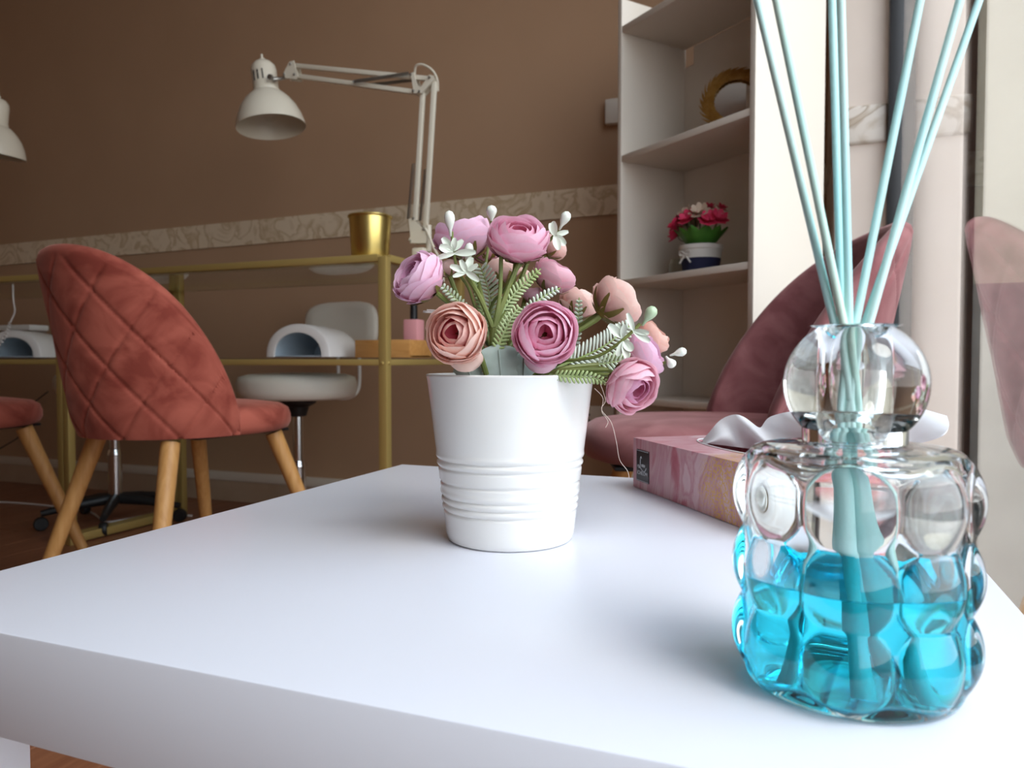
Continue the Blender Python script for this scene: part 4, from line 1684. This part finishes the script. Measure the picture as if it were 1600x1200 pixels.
def rect_hit(k):
    a = 2 * pi * k / NS_
    c, s = cos(a), sin(a)
    tt = min(BL / 2 / max(abs(c), 1e-6), BW / 2 / max(abs(s), 1e-6))
    return (cx_ + c * tt, cy_ + s * tt)


ka = math.atan2(BW, BL)
angs = sorted(set([2 * pi * k / NS_ for k in range(NS_)] + [ka, pi - ka, pi + ka, 2 * pi - ka]))


def rh(a):
    c, s = cos(a), sin(a)
    tt = min(BL / 2 / max(abs(c), 1e-9), BW / 2 / max(abs(s), 1e-9))
    return (cx_ + c * tt, cy_ + s * tt)


out_t = [b.verts.new((*rh(a), BH)) for a in angs]
in_t = [b.verts.new((cx_ + 0.082 * cos(a), cy_ + 0.027 * sin(a), BH)) for a in angs]
in_b = [b.verts.new((cx_ + 0.082 * cos(a), cy_ + 0.027 * sin(a), BH - 0.002)) for a in angs]
out_b = [b.verts.new((*rh(a), 0)) for a in angs]
K = len(angs)
for k in range(K):
    k2 = (k + 1) % K
    b.faces.new((out_t[k], out_t[k2], in_t[k2], in_t[k]))
    b.faces.new((in_t[k], in_t[k2], in_b[k2], in_b[k]))
    b.faces.new((out_b[k], out_b[k2], out_t[k2], out_t[k]))
b.faces.new(out_b[::-1])
obj('carton', b, PMARB, bx, smooth=0)
PAPER = mat('white_paper_liner', (0.80, 0.80, 0.80), 0.7)
b = nb()
for k in range(48):
    pass
ringp = [(cx_ + 0.0825 * cos(2 * pi * k / 48), cy_ + 0.0275 * sin(2 * pi * k / 48), BH + 0.0004) for k in range(49)]
bm_tube(b, ringp, 0.0007, 6, caps=False)
obj('opening_edge', b, PAPER, bx, label='white rim of the oval opening')
LABELB = mat('black_label_print', (0.018, 0.017, 0.022), 0.3)
LABELW = mat('label_white_ink', (0.72, 0.74, 0.78), 0.5)
yf = -ysgn * 0.0006
b = nb()
bm_box(b, ((0.0087 + 0.0354) / 2, yf * 0.5, 0.0228), (0.0267, 0.0008, 0.0305))
lab = obj('label_plate', b, LABELB, bx, label='black label with white script logo and small capitals', smooth=0)
b = nb()
x0, x1, z0_, z1_ = 0.0094, 0.0347, 0.0083, 0.0373
for (p, q) in (((x0, z1_), (x1, z1_)), ((x0, z0_), (x1, z0_))):
    bm_bar(b, (p[0], yf * 1.3, p[1]), (q[0], yf * 1.3, q[1]), 0.0005, 0.0003)
obj('border', b, LABELW, lab, smooth=0)


def text_mesh(name, s, size, parent, loc, m, spacing=1.0):
    cu = bpy.data.curves.new(name, 'FONT')
    cu.body = s
    cu.size = size
    cu.align_x = 'CENTER'
    cu.space_character = spacing
    cu.extrude = 0.0001
    tmp = bpy.data.objects.new(name, cu)
    COL.objects.link(tmp)
    dg = bpy.context.evaluated_depsgraph_get()
    me = bpy.data.meshes.new_from_object(tmp.evaluated_get(dg))
    bpy.data.objects.remove(tmp)
    me.materials.clear()
    me.materials.append(m)
    o = bpy.data.objects.new(name, me)
    COL.objects.link(o)
    o.parent = parent
    o.location = loc
    # stand it upright on the long face, readable from the front-left side
    if ysgn > 0:
        o.rotation_euler = (pi / 2, 0, 0)
    else:
        o.rotation_euler = (pi / 2, 0, pi)
    return o


text_mesh('lettering', 'ICHELON', 0.0052, lab, (0.02205, yf * 1.6, 0.0142), LABELW)
tw = text_mesh('lettering', 'otte', 0.0050, lab, (0.0238, yf * 1.6, 0.0222), LABELW)
b = nb()
sc = [(0.0205, 0.0300), (0.0190, 0.0318), (0.0178, 0.0290), (0.0178, 0.0255), (0.0172, 0.0218), (0.0148, 0.0205), (0.0122, 0.0222), (0.0135, 0.0232), (0.0170, 0.0213), (0.0215, 0.0190), (0.0255, 0.0180), (0.0290, 0.0195), (0.0305, 0.0220)]
bm_tube(b, smooth_path([(x, yf * 1.6, z) for x, z in sc], 5), 0.00028, 5)
obj('logo_script', b, LABELW, lab)

# the tissue pulled out of the slot
TISSUE = bpy.data.materials.new('soft_white_tissue')
TISSUE.use_nodes = True
nt = TISSUE.node_tree
bs = nt.nodes['Principled BSDF']
bs.inputs['Base Color'].default_value = (0.84, 0.84, 0.86, 1)
bs.inputs['Roughness'].default_value = 0.9
tl = nt.nodes.new('ShaderNodeBsdfTranslucent')
tl.inputs[0].default_value = (0.85, 0.85, 0.88, 1)
ms = nt.nodes.new('ShaderNodeMixShader')
ms.inputs[0].default_value = 0.35
nt.links.new(bs.outputs[0], ms.inputs[1])
nt.links.new(tl.outputs[0], ms.inputs[2])
nt.links.new(ms.outputs[0], nt.nodes['Material Output'].inputs[0])
bot = [(1096, 691, .695), (1125, 695, .685), (1155, 699, .675), (1185, 703, .665), (1215, 706, .655), (1260, 710, .63), (1310, 712, .61), (1360, 712, .60), (1400, 706, .595), (1430, 694, .59)]
top_ = [(1098, 688, .697), (1117, 664, .69), (1143, 648, .68), (1164, 652, .672), (1187, 668, .668), (1205, 650, .66), (1240, 643, .64), (1310, 640, .625), (1400, 632, .61), (1482, 650, .60)]
tis = thing('tissue', 'crumpled white paper tissue sticking out of the marbled box', 'tissue', at(1250, 706, 0.635))
for ply in (0, 1):
    b = nb()
    bp_ = smooth_path([at(x, y, z + 0.006 * ply) for x, y, z in bot], 5)
    tp_ = smooth_path([at(x, y + 3 * ply, z + 0.010 * ply) for x, y, z in top_], 5)
    rnd = random.Random(5 + ply)

    def tf(u_, v_):
        i = min(int(round(u_ * (len(bp_) - 1))), len(bp_) - 1)
        p = bp_[i].lerp(tp_[i], v_)
        w = sin(u_ * 19 + ply + 1.5 * v_) * 0.008 * sin(pi * min(1, v_ * 0.9 + 0.1)) + 0.0022 * sin(u_ * 37 + v_ * 5)
        return p - FWD0 * (w + 0.010 * sin(pi * v_))
    bm_grid(b, tf, len(bp_), 12)
    obj('sheet', b, TISSUE, tis, tis.location, smooth=75, fixn=False)

# ------------------------------------------------------------------ reed diffuser
BC = on_z(1328, 1068, ZT)
BGLASS = solid_glass('bottle_glass', (0.985, 0.995, 0.995), 1.47)
LIQ = solid_glass('cyan_liquid', (0.22, 0.90, 1.0), 1.34)
SX, SY = 0.0392, 0.0360
BROT = YAW - radians(8)
bo = thing('diffuser_bottle', 'bubbled clear glass diffuser bottle half full of bright blue liquid', 'diffuser bottle', (BC.x, BC.y, ZT + 0.0003), BROT)
HB = 0.0925
ROWS = (0.0185, 0.0455, 0.0735)
NB = 8
BPH = math.atan2(-BC.y, -BC.x) - BROT


def bump_r(a, z):
    best = 0.0
    for rz in ROWS:
        k = round((a - BPH) / (2 * pi / NB))
        a0 = k * 2 * pi / NB + BPH
        da = (a - a0 + pi) % (2 * pi) - pi
        d2 = (da * 0.0385) ** 2 + (z - rz) ** 2
        rr = 0.0160
        if d2 < rr * rr:
            best = max(best, 0.0056 * (1 - d2 / (rr * rr)) ** 1.05)
    return best


def prof_r(z):
    """scale of the oval at height z: rounded foot and shoulder"""
    if z < 0.005:
        return 0.90 + 0.10 * sqrt(max(0, 1 - ((0.005 - z) / 0.005) ** 2))
    if z > HB - 0.006:
        return 0.86 + 0.14 * sqrt(max(0, 1 - ((z - (HB - 0.006)) / 0.006) ** 2))
    return 1.0


b = nb()
NA, NZ = 176, 92
rings = []
rings.append([b.verts.new((0, 0, 0.0012))])
zs = [0.0] + [HB * k / NZ for k in range(1, NZ + 1)]
rings.append([b.verts.new((SX * 0.80 * cos(2 * pi * i / NA), SY * 0.80 * sin(2 * pi * i / NA), 0.0)) for i in range(NA)])
for z in zs:
    row = []
    for i in range(NA):
        a = 2 * pi * i / NA
        k = prof_r(z)
        r = bump_r(a, z)
        row.append(b.verts.new(((SX * k + r) * cos(a), (SY * k + r) * sin(a), z)))
    rings.append(row)
# flat top, neck, then the inner cavity back down
for (r, z, sxy) in ((0.80, HB + 0.0003, 1), (0.50, HB + 0.0006, 1)):
    rings.append([b.verts.new((SX * r * cos(2 * pi * i / NA), SY * r * sin(2 * pi * i / NA), z)) for i in range(NA)])
for (r, z) in ((0.0155, HB + 0.001), (0.0148, HB + 0.002), (0.0148, HB + 0.0105), (0.0140, HB + 0.0115), (0.0115, HB + 0.0115), (0.0108, HB + 0.0105), (0.0108, HB - 0.003)):
    rings.append([b.verts.new((r * cos(2 * pi * i / NA), r * sin(2 * pi * i / NA), z)) for i in range(NA)])
INX, INY = SX - 0.0035, SY - 0.0035
CAV0 = 0.0035


def cav(k, z):
    return [b.verts.new((INX * k * cos(2 * pi * i / NA), INY * k * sin(2 * pi * i / NA), z)) for i in range(NA)]


for (k, z) in ((0.60, HB - 0.0045), (0.88, HB - 0.0055), (0.97, HB - 0.008), (1.0, HB - 0.012), (1.0, 0.07), (1.0, 0.05), (1.0, 0.03), (1.0, CAV0 + 0.006), (0.97, CAV0 + 0.0025), (0.88, CAV0 + 0.0005), (0.6, CAV0)):
    rings.append(cav(k, z))
rings.append([b.verts.new((0, 0, CAV0))])
for A, B in zip(rings, rings[1:]):
    for i in range(NA):
        i2 = (i + 1) % NA
        if len(A) == 1:
            b.faces.new((A[0], B[i2], B[i]))
        elif len(B) == 1:
            b.faces.new((A[i], A[i2], B[0]))
        else:
            b.faces.new((A[i], A[i2], B[i2], B[i]))
obj('bottle_body', b, BGLASS, bo, smooth=50)
LVL = 0.0425
b = nb()
e = 0.00025
lq = [(0.0, CAV0 - e), (0.6, CAV0 - e), (0.88, CAV0 + 0.0005 - e), (0.97, CAV0 + 0.0025), (1.0, CAV0 + 0.006), (1.0, LVL - 0.0006), (1.0, LVL + 0.0004), (0.985, LVL), (0.5, LVL), (0.0, LVL)]
rings = []
for (k, z) in lq:
    if k == 0:
        rings.append([b.verts.new((0, 0, z))])
    else:
        rings.append([b.verts.new(((INX * k + (e if k > 0.99 else 0)) * cos(2 * pi * i / 96), (INY * k + (e if k > 0.99 else 0)) * sin(2 * pi * i / 96), z)) for i in range(96)])
for A, B in zip(rings, rings[1:]):
    for i in range(96):
        i2 = (i + 1) % 96
        if len(A) == 1:
            b.faces.new((A[0], B[i2], B[i]))
        elif len(B) == 1:
            b.faces.new((A[i], A[i2], B[0]))
        else:
            b.faces.new((A[i], A[i2], B[i2], B[i]))
obj('liquid', b, LIQ, bo, smooth=50, label='bright blue fragrance liquid')
# ball collar with bore and recess
b = nb()
RB, zc = 0.0258, 0.1165
zb0, zb1 = HB + 0.0018, 0.1388
pr = [(0.0190, zb0), (0.0205, zb0)]
for k in range(25):
    z = zb0 + 0.001 + (zb1 - zb0 - 0.002) * k / 24
    pr.append((sqrt(max(RB * RB - (z - zc) ** 2 * 1.05, 0.0001)), z))
pr += [(0.0165, zb1), (0.0100, zb1), (0.0092, zb1 - 0.0008), (0.0092, zb0 + 0.0145), (0.0100, zb0 + 0.0136), (0.0180, zb0 + 0.0132), (0.0188, zb0 + 0.0124), (0.0188, zb0 + 0.0004), (0.0190, zb0)]
bm_lathe(b, pr, 72)
obj('ball_collar', b, BGLASS, bo, smooth=50, label='clear glass ball collar around the bottle neck')

# reeds
REEDM = mat('pale_turquoise_reed', (0.50, 0.89, 0.92), 0.6, col2=(0.76, 0.95, 0.88), scale=14, detail=2, stretch=(1, 1, 0.6))
REEDM2 = mat('greenish_white_reed', (0.70, 0.88, 0.76), 0.6, col2=(0.52, 0.85, 0.80), scale=10, detail=2)
reeds = [((1183, 0), (1300, 510), .300, .286, 'turquoise reed leaning furthest left, leftmost of the seven'),
         ((1213, 0), (1319, 510), .285, .283, 'pale greenish reed leaning left, second from the left'),
         ((1300, 0), (1309, 510), .300, .292, 'nearly upright turquoise reed, left one of the upright pair'),
         ((1314, 0), (1327, 510), .280, .284, 'nearly upright turquoise reed, right one of the upright pair'),
         ((1438, 0), (1336, 510), .290, .285, 'turquoise reed leaning right, leftmost of those leaning right'),
         ((1500, 0), (1357, 510), .283, .283, 'turquoise reed leaning far right, just left of the rightmost'),
         ((1530, 0), (1362, 510), .302, .292, 'turquoise reed leaning furthest right, rightmost of the seven')]
zbot = ZT + CAV0 + 0.003
axis = Vector((BC.x, BC.y, 0))
for i, (tp, nk, z1, z2, lb) in enumerate(reeds):
    pn = at(nk[0], nk[1], z2)
    pt_ = at(tp[0], tp[1], z1)
    # keep the neck point inside the bore
    r = Vector((pn.x - BC.x, pn.y - BC.y, 0))
    if r.length > 0.0072:
        r2 = r * (0.0072 / r.length)
        pn = Vector((BC.x + r2.x, BC.y + r2.y, pn.z))
    d = (pt_ - pn).normalized()
    # straight stick down to the bottom of the cavity, bent slightly so that it stays inside the bore
    low = Vector((pn.x, pn.y, 0)) - axis
    dxy = Vector((d.x, d.y, 0)) / d.z
    bore = pn - Vector((dxy.x, dxy.y, 0)) * 0.022 - Vector((0, 0, 0.022))
    rb = Vector((bore.x - BC.x, bore.y - BC.y, 0))
    if rb.length > 0.0070:
        rb = rb * (0.0070 / rb.length)
        bore = Vector((BC.x + rb.x, BC.y + rb.y, bore.z))
    slope = (bore - pn)
    slope = slope / slope.z
    btm = bore + slope * (zbot - bore.z)
    rr_ = Vector((btm.x - BC.x, btm.y - BC.y, 0))
    if rr_.length > 0.027:
        rr_ = rr_ * (0.027 / rr_.length)
        btm = Vector((BC.x + rr_.x, BC.y + rr_.y, zbot))
    end = pt_ + d * 0.035
    b = nb()
    bm_tube(b, smooth_path([btm, btm.lerp(bore, 0.5), bore, pn, pn.lerp(end, 0.5), end], 4), 0.00155, 12)
    o = obj('reed_stick', b, REEDM2 if i == 1 else REEDM, None, btm)
    o.location = btm
    tag(o, lb, 'reed', 'diffuser reeds')
